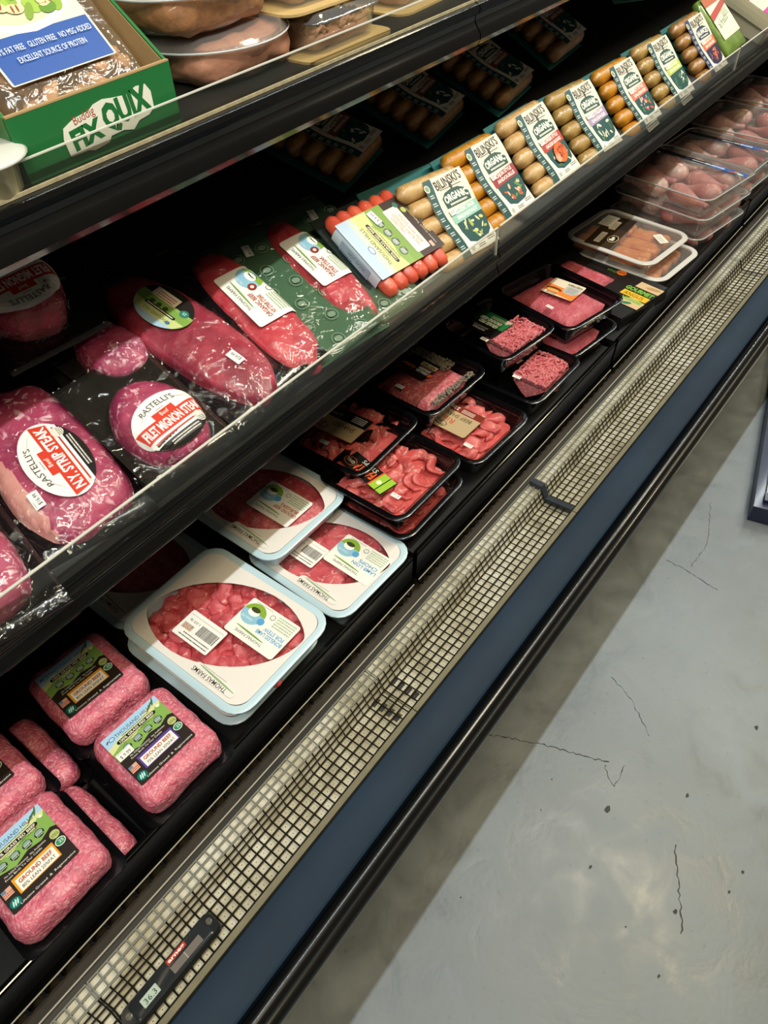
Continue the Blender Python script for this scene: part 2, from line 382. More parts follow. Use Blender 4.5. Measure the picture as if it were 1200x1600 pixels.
# bumper: navy cap and two rounded rails
bump = thing('front_bumper', 'navy flat top bumper with two glossy black rounded rails along the case front', 'bumper')
def ridge(cy, cz, r, a0, a1, n=14): return [(cy + r * math.cos(math.radians(a0 + (a1 - a0) * k / n)), cz + r * math.sin(math.radians(a0 + (a1 - a0) * k / n))) for k in range(n + 1)]
MB().extrude_x([(.266, .44), (.266, .4985), (.264, .5005), (.216, .499), (.2125, .4965), (.2125, .46), (.25, .44)], XA, XB).build('bumper_cap', NAVY, bump, 'auto')
MB().extrude_x([(.212, .475)] + ridge(.2005, .487, .0105, 40, 235) + [(.212, .472)], XA, XB).build('rail', BRAIL, bump, 'auto')
MB().extrude_x([(.214, .474)] + ridge(.1955, .462, .0118, 95, 280) + [(.262, .440), (.262, .46)], XA, XB).build('rail', BRAIL, bump, 'auto')
MB().extrude_x([(.205, .4735), (.2, .4765), (.2, .4715), (.206, .470)], XA, XB).build('rail_groove', BLACKM, bump)

# air grilles: bent wire mesh over a pale honeycomb block
def honey():
    m, nt, b = newmat('pale_honeycomb'); N = nt.nodes; L = nt.links
    tc = N.new('ShaderNodeTexCoord'); n1 = N.new('ShaderNodeTexNoise'); n1.inputs['Scale'].default_value = 30; n1.inputs['Detail'].default_value = 6
    n2 = N.new('ShaderNodeTexNoise'); n2.inputs['Scale'].default_value = 5; n2.inputs['Detail'].default_value = 4
    L.new(tc.outputs['Object'], n1.inputs['Vector']); L.new(tc.outputs['Object'], n2.inputs['Vector'])
    r = N.new('ShaderNodeValToRGB'); r.color_ramp.elements[0].position = .3; r.color_ramp.elements[0].color = lin('#7a7055'); r.color_ramp.elements[1].position = .62; r.color_ramp.elements[1].color = lin('#d2cebf')
    e = r.color_ramp.elements.new(.46); e.color = lin('#b3ac94')
    ad = N.new('ShaderNodeMix'); ad.data_type = 'FLOAT'; ad.inputs[0].default_value = .5; L.new(n1.outputs['Fac'], ad.inputs[2]); L.new(n2.outputs['Fac'], ad.inputs[3])
    L.new(ad.outputs[0], r.inputs['Fac']); L.new(r.outputs['Color'], b.inputs['Base Color']); b.inputs['Roughness'].default_value = .6; return m
HON = honey()
WIRE = plain('dark_grille_wire', '#1d1a15', .45, metal=.3)
WIREL = plain('pale_grille_wire', '#8a8b84', .45, metal=.2)  # paler colour for the back run of the mesh
GP = [(.2765, .4775), (.283, .4772), (.331, .4742), (.3415, .4965), (.3635, .4972)]      # grille profile (y, z)
gx = [-.56, -.10, .365, .812, 1.27, 1.73, 2.19, 2.65, 3.11, 3.6]
gl_txt = ['at the thermometer end of the case', 'in front of the ground beef bricks', 'in front of the white lamb trays', 'in front of the black beef trays', 'in front of the thin burger trays', 'in front of the orange meal trays', 'in front of the clear chicken tubs', 'far along past the chicken tubs', 'farthest along the case']
CELL = .0127
for i in range(len(gx) - 1):
    x0, x1 = gx[i] + .0008, gx[i + 1] - .0008
    g = thing('air_grille', 'wire mesh air return grille ' + gl_txt[i], 'grille', group='air grilles along the case front')
    below = [(y, z - .0045) for y, z in GP]
    h = MB().extrude_x(below + [(.3635, .47), (.335, .452), (.2765, .452)], x0, x1).build('honeycomb', HON, g)
    # recessed cell holes of the honeycomb, one dark dot per mesh opening
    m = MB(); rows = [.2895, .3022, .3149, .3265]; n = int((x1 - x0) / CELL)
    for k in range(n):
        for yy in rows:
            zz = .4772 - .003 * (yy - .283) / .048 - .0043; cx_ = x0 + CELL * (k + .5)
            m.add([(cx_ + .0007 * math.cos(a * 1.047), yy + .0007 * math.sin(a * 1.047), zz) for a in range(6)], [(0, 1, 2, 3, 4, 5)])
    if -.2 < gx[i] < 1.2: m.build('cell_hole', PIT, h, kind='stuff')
    m = MB(); m2 = MB(); r_ = .0011
    for k in range(n + 1):
        x = x0 + CELL * k
        j = rnd.uniform(-.0004, .0004)
        m.tube([(x + j, *GP[1]), (x, *GP[2]), (x + j, *GP[3])], r_, 4)
        m2.tube([(x + j, *GP[3]), (x + j, *GP[4])], r_, 4)
    for y in (.283, .295, .307, .319, .330): m.tube([(x0, y, .4772 - .003 * (y - .283) / .048 + .0012), (x1, y, .4772 - .003 * (y - .283) / .048 + .0012)], r_, 4)
    for t in (.36, .70): m.tube([(x0, .331 + .0105 * t, .4742 + .0223 * t + .001), (x1, .331 + .0105 * t, .4742 + .0223 * t + .001)], r_, 4)
    for y in (.3425, .353, .363): m2.tube([(x0, y, .4985), (x1, y, .4985)], r_, 4)
    m.build('wire_mesh', WIRE, g, kind='stuff'); m2.build('back_wire_mesh', WIREL, g, kind='stuff')
    MB().extrude_x([(.2745, .472), (.2745, .4785), (.2825, .4785), (.2825, .472)], x0, x1).build('front_strip', plain('dirty_cream_strip', '#6f6850', .6, var=.4, scale=40), g)
br = thing('grille_bracket', 'dark angled bracket clamped across the air grille', 'bracket')
MB().loft([[(.806, y, z + d) for y, z in GP[1:] for d in (0,)] + [(.806, y, z + .005) for y, z in reversed(GP[1:])], [(.820, y, z + d) for y, z in GP[1:] for d in (0,)] + [(.820, y, z + .005) for y, z in reversed(GP[1:])]]).build('plate', plain('slate_bracket_paint', '#2a3038', .35), br)
MB().loft([[(.806, y, z + .005) for y, z in GP[1:]] + [(.806, y, z + .009) for y, z in reversed(GP[1:])], [(.8075, y, z + .005) for y, z in GP[1:]] + [(.8075, y, z + .009) for y, z in reversed(GP[1:])]]).build('flange', plain('slate_bracket_paint', '#2a3038', .35), br)
for x in (.385, .345):
    m = MB()
    for k in range(4): m.box(x - .006, x + .006, .289 + .0127 * k, .296 + .0127 * k, .470, .4733)
    m.build('grime_patch', plain('grime', '#2c2a25', .8), [o for o in C.objects if o.name.startswith('air_grille')][2])

# thermometers lying on the grille
def thermometer(M, lab, full=True):
    t = thing('digital_thermometer', lab, 'thermometer', M)
    dk = plain('thermometer_case', '#1b1d1f', .35, .2)
    m = MB(); L1 = rr(.142, .030, .009, 5); m.loft([[(x, y, 0) for x, y, z in L1], [(x, y, .009) for x, y, z in L1], [(x * .985, y * .93, .011) for x, y, z in L1]]); m.build('casing', dk, t, 'auto')
    MB().loft([[(x, y, .011) for x, y, z in rr(.118, .026, .003, 3)], [(x, y, .0125) for x, y, z in rr(.114, .023, .003, 3)]]).build('face', plain('thermometer_face', '#24272a', .3, .3), t, 'auto')
    label(t, 46, 10, [('r', -2, -5, -.5, 5, '#9a948c')], LM(.022, -.004, .0125, 0), '#6f6862', cr=1, name='solar_cell')
    label(t, 24, 12, [('t', '36.3', 0, -4, 7, '#2c352f', {'rot': 0, 'w': 17})], LM(-.034, -.002, .0125, 0), '#aebcae', cr=.8, name='display')
    if full: label(t, 29, 6.4, [('t', 'arneg', 0, -1.8, 4.6, '#f1e9e2', {'b': .03, 'w': 25})], LM(.014, .0078, .0125, 0), '#b23a2c', cr=.5, name='badge')
    for sx in (-1, 1):
        s = MB().loft(lathe([(.0042, .011), (.0042, .0128), (.0034, .0135)], 12, sx * .063, .002)).build('screw', STEEL, t, 'auto')
        MB().box(sx * .063 - .003, sx * .063 + .003, .0015, .0025, .0134, .0137).build('slot', PIT, s)
    return t
thermometer(at(-.036, .304, .4795, 0) @ Matrix.Scale(.88, 4) @ Matrix.Rotation(math.radians(-6), 4, 'X'), 'black digital thermometer with red badge lying on the grille near the ground beef')
thermometer(at(2.02, .305, .4795, 0) @ Matrix.Rotation(math.radians(-6), 4, 'X'), 'black digital thermometer lying far along the grille by the chicken tubs', False)

# deck trays with front rails
DZ = .505
dx = [XA, .553, 1.235, 1.985, 2.75, 3.9]
dl = ['under the ground beef and lamb', 'under the black beef trays', 'under the orange meal trays', 'at the far end under chicken wings', 'farthest away along the case']
for i in range(len(dx) - 1):
    x0, x1 = dx[i] + (.006 if i else 0), dx[i + 1] - .006
    d = thing('deck_tray', 'black deck tray with a rolled front rail ' + dl[i], 'deck tray', group='deck trays of the case')
    dz = .475 if i == 0 else DZ
    MB().box(x0, x1, .4305, 1.055, dz - .012, dz).build('pan', BLACKM, d)
    MB().extrude_x([(.424, .455), (.4165, .4535), (.4145, .456), (.4165, .461), (.4185, .468), (.4165, .508), (.4155, .516), (.4154, .5195), (.4160, .5211), (.4172, .5217), (.4225, .5206), (.4245, .512), (.43, .470), (.43, .455)], x0, x1).build('front_rail', BLACK, d, 'auto')
    MB().tube([(x0, .4142, .4553), (x1, .4142, .4553)], .0010, 5).build('rail_edge', EDGE, d)  # highlight under the rail, put in as a pale strip
    n = int((x1 - x0) / .021) ; P = []
    for k in range(n * 10 + 1):
        a = 2 * math.pi * k / 10; P.append((x0 + (x1 - x0) * k / (n * 10) + .004 * math.sin(a), .4245 + .0125 * math.cos(a), .444 + .0155 * math.sin(a)))
    MB().tube(P, .0021, 5).build('wire_coil', BLACKM, d, kind='stuff')
    MB().box(x0, x0 + .003, .42, .46, .44, .515).build('end_cap', BLACKM, d)

# shelves
sx_ = [XA, .914, 1.907, 2.9, 3.9]
tx = ['at the near end holding the steaks', 'holding the row of sausage packs', 'at the far end with the magenta boxes', 'farthest along the case']
for i in range(4):
    x0, x1 = sx_[i] + .0012, sx_[i + 1] - .0012
    s = thing('display_shelf', 'black sloping middle shelf with clear guard ' + tx[i], 'shelf', group='middle shelves')
    a = math.radians(MIDT); ex = (math.cos(a), math.sin(a))
    MB().extrude_x([(.530, .812), (.530, .8195), (.530 + .53 * ex[0], .8195 + .53 * ex[1]), (.530 + .53 * ex[0], .806 + .53 * ex[1])], x0, x1).build('pan', SHELF, s)
    MB().extrude_x([(.536, .7785), (.526, .7785), (.5195, .7805), (.5165, .785), (.5175, .7905), (.521, .796), (.5225, .802), (.5205, .8075), (.5175, .811), (.5172, .8155), (.5205, .8185), (.5265, .8185), (.5265, .812), (.536, .812)], x0, x1).build('price_rail', BLACK, s, 'auto')
    g = MB().box(x0 + .002, x1 - .002, .5222, .5252, .8186, .8615).build('guard', ACRYL, s, label='clear acrylic front guard')
    MB().box(x0 + .002, x1 - .002, .5221, .5253, .8615, .8627).build('guard_edge', plain('painted_lit_acrylic_edge', '#c9c6ba', .4), g)  # light caught in the clear acrylic's top edge, painted as a pale colour
    MB().box(x1 - .0035, x1 - .002, .5221, .5253, .8186, .8615).build('guard_edge', plain('painted_lit_acrylic_edge', '#c9c6ba', .4), g)  # same painted edge light on the upright end
txt = ['holding the green carton and round tubs', 'at the top of the picture past the seam', 'in the far distance', 'farthest along the case']
for i in range(4):
    x0, x1 = [XA, .938, 1.93, 2.92, 3.9][i] + .0012, [XA, .938, 1.93, 2.92, 3.9][i + 1] - .0012
    s = thing('display_shelf', 'charcoal top shelf with rounded black front ' + txt[i], 'shelf', group='top shelves')
    MB().box(x0, x1, .606, 1.06, 1.116, 1.13).build('pan', SHELF, s)
    MB().extrude_x([(.607, 1.083), (.600, 1.0805), (.592, 1.0835), (.588, 1.0905), (.589, 1.098), (.594, 1.1035), (.598, 1.110), (.597, 1.116), (.592, 1.1195), (.5905, 1.124), (.593, 1.1285), (.599, 1.1305), (.606, 1.1305), (.606, 1.116), (.64, 1.112), (.64, 1.10), (.612, 1.10)], x0, x1).build('price_rail', BLACK, s, 'auto')
    g = MB().box(x0 + .002, x1 - .002, .6002, .6028, 1.1306, 1.1535).build('guard', ACRYL, s, label='clear acrylic front guard')
    MB().box(x0 + .002, x1 - .002, .6001, .6029, 1.1535, 1.1545).build('guard_edge', plain('painted_lit_acrylic_edge', '#c9c6ba', .4), g)  # top guard: edge light painted pale as on the middle shelf
    MB().box(x0, x1, .5985, .6001, 1.1306, 1.1335).build('label_channel', plain('worn_tape', '#a89a78', .6, var=.5, scale=120), s)

# navy framed rack standing in the aisle (base corner in view)
rk = thing('display_rack', 'navy framed low rack with cream panels standing on the aisle floor', 'rack', at(1.469, .07, 0, 13.5))
NV = plain('navy_enamel', '#1a2244', .4, .2); CR = plain('cream_panel', '#d9cfba', .5, var=.1)
MB().box(0, .9, -.02, 0, 0, .05).build('base_rail', NV, rk); MB().box(0, .9, -.62, -.60, 0, .05).build('base_rail', NV, rk)
MB().box(0, .02, -.60, -.02, 0, .05).build('base_rail', NV, rk); MB().box(.88, .9, -.60, -.02, 0, .05).build('base_rail', NV, rk)
MB().box(.02, .88, -.60, -.02, .004, .02).build('floor_panel', plain('grey_panel', '#7f8784', .5), rk)
MB().box(.045, .88, -.30, -.028, .02, .034).build('cream_panel', CR, rk); MB().box(.045, .88, -.60, -.306, .02, .034).build('cream_panel', CR, rk)
MB().box(.02, .05, -.05, -.02, .02, .06).build('corner_bracket', NV, rk)

# ================================================================== meat materials
GROUND = meat('ground_beef', '#d6667c', '#b44660', '#eeb0b4', .62, 60, .5, .55, 230, .35)
GROUND2 = meat('ground_beef_bright', '#f07a80', '#d85562', '#f8bcb8', .66, 60, .5, .5, 200, .3)
LAMB = meat('diced_lamb', '#f0747a', '#d24a56', '#f8c6c0', .57, 40, .4, .6, 0, .3)
STEAK = meat('steak_red', '#bc3a50', '#90263e', '#e49aa4', .68, 22, .2, 1, 0, .75)
STEAK2 = meat('steak_bright', '#e2505a', '#c23848', '#eda09a', .70, 20, .2, 1, 0, .7)
MARBLED = meat('steak_marbled', '#c04a6e', '#982e58', '#f0bcc8', .56, 34, .25, 1, 0, .8)
FAT = meat('fat_cap', '#eab3a8', '#d98f8a', '#f3d2c4', .6, 30, .2, 1, 0, .5)
SHAVED = meat('shaved_beef', '#f06e68', '#d44e4e', '#f6bcb2', .58, 42, .3, .6, 0, .2)
BOARDB = plain('black_vacuum_board', '#151214', .25, .9, bump=.5, scale=45)
BOARDS = plain('silver_black_pouch', '#2a2824', .18, 1, bump=.8, scale=35, var=.5)
GREENB = plain('green_card', '#4f7256', .35, .7, bump=.35, scale=40)
TEAL = plain('teal_card', '#1f5f5b', .55, 0, bump=.3, scale=60, spec=.2)
WHITE_T = plain('white_tray_plastic', '#bcd4de', .3, .3)
LID = plain('printed_white_lid', '#e6dfd8', .35, .3)

# ------------------------------------------------------------------ ground beef bricks (lower deck)
def beef_label(par, z, bar, text2, cx=-.003, cy=.004, sc=1.0, pr=None):
    k = sc
    it = [('r', -40, 22, 40, 41, '#a8cbe8'), ('p', [(-40, 24), (-18, 29), (6, 28), (24, 33), (40, 31), (40, 12), (-40, 12)], '#d5d79b'),
          ('p', [(-40, 15), (-25, 20), (-8, 15), (8, 21), (22, 18), (30, 27), (36, 24), (40, 30), (40, 4), (34, 7), (20, 2), (5, 5), (-12, 0), (-28, 5), (-40, 1)], '#84ab55'),
          ('t', 'THOUSAND HILLS', 2, 30.5, 5.2, '#24475f', {'w': 52}), ('f', -18, 27.4, 40, 1, 2.4, '#4d6d86'), ('o', -29, 33, 4, 3, '#3d6c96'), ('o', -29, 33, 3, 2.1, '#b8d4ea'),
          ('p', [(p[0], p[1]) for p in [(q[0], q[1] + 23) for q in [(a, b) for a, b, _ in rr(56, 5.4, 2.6, 4)]]], '#171513'), ('t', '100% GRASS FED BEEF', 0, 21.5, 3.2, '#f0ead8', {'w': 50, 'b': .02}),
          ('t', 'REGENERATIVE AGRICULTURE', 1, 17, 2.3, '#3a3a22', {'w': 46})]
    for i in range(4): it += [('o', -22 + 15 * i, 10.5, 5.6, 5, '#27352c'), ('o', -22 + 15 * i, 12, 4.4, 2.6, '#8ba6a0'), ('f', -26 + 15 * i, 9.5, 8, 2, 2, '#cfd6c0')]
    it += [('e', 28, 34, 7, 1.2, 30, '#4a6a2c'), ('e', 33, 36, 6, 1, 60, '#4a6a2c'), ('e', -35, 33, 2.4, .8, 40, '#2a3b50'), ('o', 22, 30, 1.4, 1, '#a04a20'), ('o', 34, 26, 2, 2, '#f2f0dc'),
           ('t', 'No Added Hormones   No Antibiotics', -2, -2.6, 2.5, '#e9e4da', {'w': 50}), ('t', 'From Birth To Our Cattle', -6, -6.4, 2.5, '#e9e4da', {'w': 44}),
           ('o', 33, -4, 5.6, 5.2, '#b5bd78'), ('f', 29, -4, 8, 2, 2, '#5d6a34'), ('o', 33, -15.5, 6, 5, '#e9efe4'), ('o', 33, -15.5, 5.2, 4.2, '#3f8a64'), ('t', '25', 34, -17, 4, '#e9f4ea'),
           ('r', -24, -29, 26, -9, bar), ('r', -21.5, -28, 24, -12.5, '#f4efe4'), ('t', 'GROUND BEEF', 1, -19.2, 4.8, '#a5402e', {'w': 40, 'b': .03}), ('t', text2, 1, -26, 4.2, '#4c403c', {'w': 40, 'b': .01}),
           ('r', -38, -22, -27, -12, '#d8a48e'), ('r', -38, -16, -33, -12, '#6a7e98'), ('f', -38, -18, 11, 2, 2.4, '#b5483c'),
           ('o', -32, -32, 6.4, 5.8, '#0e6a62'), ('e', -32, -32, 1, 4, -20, '#bfe2d8'), ('e', -29.5, -32, .9, 3.4, -20, '#bfe2d8'), ('e', -34.5, -32, .9, 3.4, -20, '#bfe2d8'),
           ('t', 'Lifetime Grazed  &  Regenerative', 4, -38.4, 2.6, '#e9e4da', {'w': 66})]
    label(par, 80 * 1, 82, it, Matrix.Translation((cx, cy, z)) @ Matrix.Scale(k, 4), '#2c2320', cr=2)
    if pr: price(par, pr, cx - .029 * k, cy + .006 * k, z + .0016, 0, 20, 11)
def brick(M, lab, bar='#e39a2c', text2='80% LEAN 20%FAT', seed=1, lbl=True, H=.05, W=.112, L=.125, pr=None, rotl=0):
    t = thing('ground_beef_pack', lab, 'ground beef', M, 'ground beef bricks')
    m = MB(); lo = rr(W + .018, L + .012, .012); m.loft([[(x * .93, y * .93, 0) for x, y, z in lo], [(x, y, .006) for x, y, z in lo], [(x, y, .0075) for x, y, z in lo], [(x * .93, y * .93, .0075) for x, y, z in lo]])
    m.build('tray', TRAYB, t, 'auto')
    m = MB(); m.add(*rbox(W, L, H - .005, .017, 16, .0022, 55, seed, .005)); m.build('meat', GROUND, t, True)
    if lbl: beef_label(t, H + .0013, bar, text2, pr=pr)
    return t
brick(at(.110, .480, .516, -2), 'ground beef brick with purple-striped label touching the lamb tray stack', '#5b3f8e', '70% LEAN 30%FAT', 1, pr='$ 9.99')
brick(at(.110, .617, .516, -3), 'ground beef brick half in shade behind the purple-labelled brick', seed=2)
brick(at(-.058, .480, .516, -1), 'frontmost ground beef brick at the bottom left with orange-striped label', seed=3)
brick(at(-.054, .612, .516, 1), 'ground beef brick cut off by the left edge behind the frontmost brick', seed=4)
for i, (x, y, lab) in enumerate([(-.030, .489, 'lower ground beef brick showing as a pink strip beside the frontmost brick'), (-.016, .620, 'lower ground beef brick in the gap between the two rear bricks'),
                                 (.104, .489, 'lower ground beef brick mostly hidden under the purple-labelled brick'), (.112, .625, 'lower ground beef brick hidden under the half shaded rear brick')]):
    brick(at(x, y, .475, rnd.uniform(-2, 2)), lab, seed=10 + i, lbl=False, H=.04)

# ------------------------------------------------------------------ trays
def tray_mesh(W, L, H, r, lip, th=.003):
    lo = lambda s, z, dr=0: [(x, y, z) for x, y, _ in rr(W * s - 2 * dr, L * s - 2 * dr, max(.004, r - dr))]
    m = MB(); b = .012
    loops = [lo(1, 0, b + lip), lo(1, H * .2, b * .6 + lip), lo(1, H - .006, lip + .002), lo(1, H - .004, 0), lo(1, H - .001, -.0005), lo(1, H, .001), lo(1, H, lip - .001), lo(1, H - .002, lip + .0005), lo(1, H * .25, b * .6 + lip + th), lo(1, .004, b + lip + th)]
    m.loft(loops); return m
def heightfield(W, L, r, f, n=34):
    m = MB(); vs = []; k = 0
    for j in range(n + 1):
        for i in range(n + 1):
            u, v = -1 + 2 * i / n, -1 + 2 * j / n
            # squircle mapping keeps corners rounded
            q = 1 - .10 * (u * u * v * v)
            x, y = u * W / 2 * q, v * L / 2 * q; vs.append((x, y, f(x, y)))
    fs = [(j * (n + 1) + i, j * (n + 1) + i + 1, (j + 1) * (n + 1) + i + 1, (j + 1) * (n + 1) + i) for j in range(n) for i in range(n)]
    return m.add(vs, fs)
def ribbon(length, wd, th, seed, fold=.012, n=12):
    rg = random.Random(seed); loops = []; a = rg.uniform(0, 6)
    for k in range(n + 1):
        t = k / n; y = (t - .5) * length; x = fold * math.sin(a + t * 5.5) + .4 * fold * math.sin(a * 2 + t * 11); z = .5 * fold * (1 + math.sin(a * 3 + t * 6.5)) * .6
        ww = wd * (.55 + .45 * math.sin(math.pi * min(1, max(0, t * .96 + .02)))) * rg.uniform(.85, 1.1); tl = .5 * math.sin(a + t * 4)
        c, s = math.cos(tl), math.sin(tl)
        loops.append([(x + (px * ww / 2) * c - pz * th * s, y, z + th + (px * ww / 2) * s + pz * th * c) for px, pz in ((-1, 0), (-.7, .7), (0, 1), (.7, .7), (1, 0), (.7, -.7), (0, -1), (-.7, -.7))])
    return MB().loft(loops)
def strand(m, rg, W, L, z, x0, y0):
    a = rg.uniform(0, 6.28); x = x0 + rg.uniform(-W / 2, W / 2); y = y0 + rg.uniform(-L / 2, L / 2); P = []
    for k in range(9):
        P.append((min(max(x, x0 - W / 2), x0 + W / 2), min(max(y, y0 - L / 2), y0 + L / 2), z + .003 * math.sin(k * .9 + a) + rg.uniform(-.001, .002))); a += rg.uniform(-.5, .5); x += .006 * math.cos(a); y += .006 * math.sin(a)
    m.tube(P, .0021, 6)
def black_pack(M, lab, W, L, H=.044, fill='ground', mw=None, ml=None, mx=0, my=0, lbl=None, fm=None, pr=None, seed=0, cat='beef tray', group='black film-sealed beef trays'):
    t = thing('meat_tray', lab, cat, M, group)
    tray_mesh(W, L, H, .026, .009).build('tray', TRAYB, t, 'auto')
    mw = mw or W - .045; ml = ml or L - .045; rg = random.Random(seed)
    zt = H - .007
    edge = lambda x, y: max(0, 1 - max(abs((x - mx) / (mw / 2)), abs((y - my) / (ml / 2))) ** 6)
    f = lambda x, y: .006 + (zt - .006) * edge(x, y) ** .5 + .002 * noise.noise(Vector((x * 70 + seed, y * 70, seed))) * (edge(x, y) > .02)
    if fill in ('ground', 'strands', 'patty'):
        hf = heightfield(mw, ml, .01, lambda x, y: f(x + mx, y + my)); hf.v = [(x + mx, y + my, z) for x, y, z in hf.v]
        o = hf.build('meat', fm or GROUND2, t, True)
        if fill == 'strands':
            m = MB()
            for k in range(110): strand(m, rg, mw * .9, ml * .9, zt - .0015, mx, my)
            m.build('meat_strands', fm or GROUND2, o, True, kind='stuff')
    else:
        base = []
        for k in range(3): base.append(ribbon(rg.uniform(.6, .8) * ml, .034 if fill == 'slices' else .026, .003, seed * 10 + k, .008))
        nrow = max(3, int(mw / (.017 if fill == 'slices' else .019))); meshes = [b.build('beef_slice' if fill == 'slices' else 'beef_strip', fm or SHAVED, t, True) for b in base]; used = 0
        for i in range(nrow):
            for j in range(2 if fill == 'slices' else 3):
                src = meshes[used % 3]
                o = src if used < 3 else src.copy()
                if used >= 3: C.objects.link(o)
                used += 1
                o.location = (mx - mw / 2 + mw * (i + .5) / nrow + rg.uniform(-.004, .004), my + (j - .5 if fill == 'slices' else j - 1) * ml * .30 + rg.uniform(-.008, .008), H - .024 + rg.uniform(-.003, .004))
                o.rotation_euler = (0, rg.uniform(-.12, .12), rg.uniform(-.5, .5) if fill == 'slices' else rg.uniform(-1.1, 1.1)); k_ = rg.uniform(.8, 1.0); o.scale = (k_, k_ * (.75 if fill == 'slices' else .7), 1)
        MB().loft([[(x, y, .005) for x, y, z in rr(mw, ml, .01)], [(x, y, H - .022) for x, y, z in rr(mw * .97, ml * .97, .01)]]).build('meat_bed', fm or SHAVED, t)
    m = MB(); lo = rr(W - .006, L - .006, .024, 6); m.add([(x, y, H + .0004) for x, y, z in lo] + [(0, 0, H + .0006)], [(i, (i + 1) % len(lo), len(lo)) for i in range(len(lo))]); m.build('film', FILM, t)
    if lbl: lbl(t, H + .0009)
    if pr: price(t, pr[0], pr[1], pr[2], H + .001, 90, 16, 8)
    return t
KR = '#b99f7a'
def lb_shaved(t, z):
    label(t, 96, 62, [('p', [(48, 31), (48, 6), (-48, 14), (-48, 31)][::-1], KR), ('r', -48, -31, 48, -6, '#131010'), ('t', '22g PROTEIN', 22, -19, 7, '#b9b2a8', {'w': 36}), ('f', -40, -14, 26, 4, 4, '#d8d4cc'), ('t', 'SHAVED', -14, 1, 10, '#33281f', {'w': 42}), ('t', 'BEEF', 28, 9, 8, '#8a3a2a', {'w': 22}),
                     ('o', 27, 21, 17, 9, '#2a2018'), ('o', 27, 21, 15.5, 7.8, KR), ('t', 'DEMAKES', 27, 21.5, 4.4, '#2a2018', {'w': 25, 'b': .03}), ('t', 'BROS', 27, 15.5, 4.4, '#2a2018', {'w': 14, 'b': .03})],
          LM(.0, .02, z, 90), KR, cr=5, name='label')
def lb_rib(t, z):
    label(t, 92, 66, [('r', -46, -33, 46, -17, '#7c2c1e'), ('t', '22g', 12, -29, 8, '#f0e6da', {'w': 15, 'b': .03}), ('f', -28, -22, 26, 3, 3.4, '#e6cfc0'), ('f', 22, -24, 20, 1, 4, '#e6cfc0'), ('t', 'BEEF SHAVED', 0, -11, 9, '#3a2d22', {'w': 66}), ('t', 'RIB', 4, 3, 13, '#c0492f', {'w': 24}),
                     ('o', 17, 22, 22, 11, KR), ('o', 17, 23, 19, 9, '#2a2018'), ('o', 17, 23, 17.6, 7.8, KR), ('t', 'DEMAKES', 17, 23.5, 5, '#2a2018', {'w': 28, 'b': .04}), ('t', 'BROS', 17, 17, 5, '#2a2018', {'w': 16, 'b': .04})],
          LM(-.008, .022, z, 90), KR, cr=5)
def lb_fajita(t, z):
    label(t, 100, 34, [('r', -34, -17, -20, 17, '#9cc43c'), ('o', -28, 2, 4.5, 4.5, '#e6efc8'), ('r', -20, -17, -17, 17, '#e8622a'), ('t', 'FAJITA', 8, -4, 15, '#e05a2c', {'w': 44, 'b': .04, 'rot': 6}), ('t', 'STRIPS', 8, -14, 8, '#f0e6da', {'w': 34}), ('r', -48, -17, -36, 17, '#9cc43c'), ('o', 40, 4, 15, 11, '#17120f'), ('o', 40, 4, 13, 9, '#8f4a2c'), ('o', 40, 4, 11.5, 7.6, '#1b1512'), ('t', 'GRILL', 40, 1, 6, '#e6d8c0', {'w': 18})],
          LM(-.03, .02, z, 78), '#161211', cr=1)
def lb_west(t, z):
    label(t, 66, 50, [('r', -33, -2, 10, 25, '#15120f'), ('o', 18, 10, 17, 9, '#8a4a24'), ('o', 18, 12, 14, 6, '#3a2216'), ('o', 16, 5, 15, 4, '#c8762e'), ('p', [(-33, -20), (-33, 6), (-27, 14), (-6, 14), (0, 6), (0, -20)], '#1c2746'), ('t', 'GRILLED', -16, 5, 6, '#d8d8d2', {'w': 26, 'b': .04}), ('t', 'BURGERS', -16, -2, 5, '#d8d8d2', {'w': 26, 'b': .04}), ('r', -31, -4.4, -2, -3.2, '#d8692c'),
                     ('r', -33, -18, 2, -8, '#d9c48a'), ('t', 'WESTERN', -15.5, -16, 7, '#1c1a18', {'w': 31, 'b': .05}), ('e', -34, 8, 4, 5, 0, '#e2622a'), ('o', 28, 22, 5, 4, '#4a4a48')],
          LM(.012, .02, z, 86), '#15120f', cr=3)
def lb_grass(t, z):
    label(t, 100, 66, [('r', -50, -33, 50, 4, '#1f6a34'), ('r', 8, -33, 50, 4, '#123a20'), ('r', 28, -33, 50, 33, '#0d0e0d'), ('t', 'GRASS FED', -14, -4, 9, '#e9e6d8', {'w': 44, 'b': .05}), ('t', 'GROUND BEEF', -12, -15, 8, '#e9e6d8', {'w': 50, 'b': .05}), ('f', -44, -20, 40, 3, 3, '#c9d6c0'), ('r', -48, -31, -36, -23, '#cf9a94'),
                      ('o', -6, 22, 22, 9, '#0b0b0b'), ('t', 'NATURES', -10, 21, 5, '#d9d4c8', {'w': 28, 'b': .03}), ('f', -26, 17, 34, 2, 3, '#a8a49a')],
          LM(-.006, .03, z, 90), '#0d0e0d', cr=2)
def lb_orange(t, z):
    label(t, 60, 17, [('r', -30, -8, -22, 8, '#e2a79a'), ('t', 'BEEF', -6, -4, 7, '#f0d8c8', {'w': 14, 'b': .03})], LM(.012, .038, z, 80), '#b8391f', cr=1)
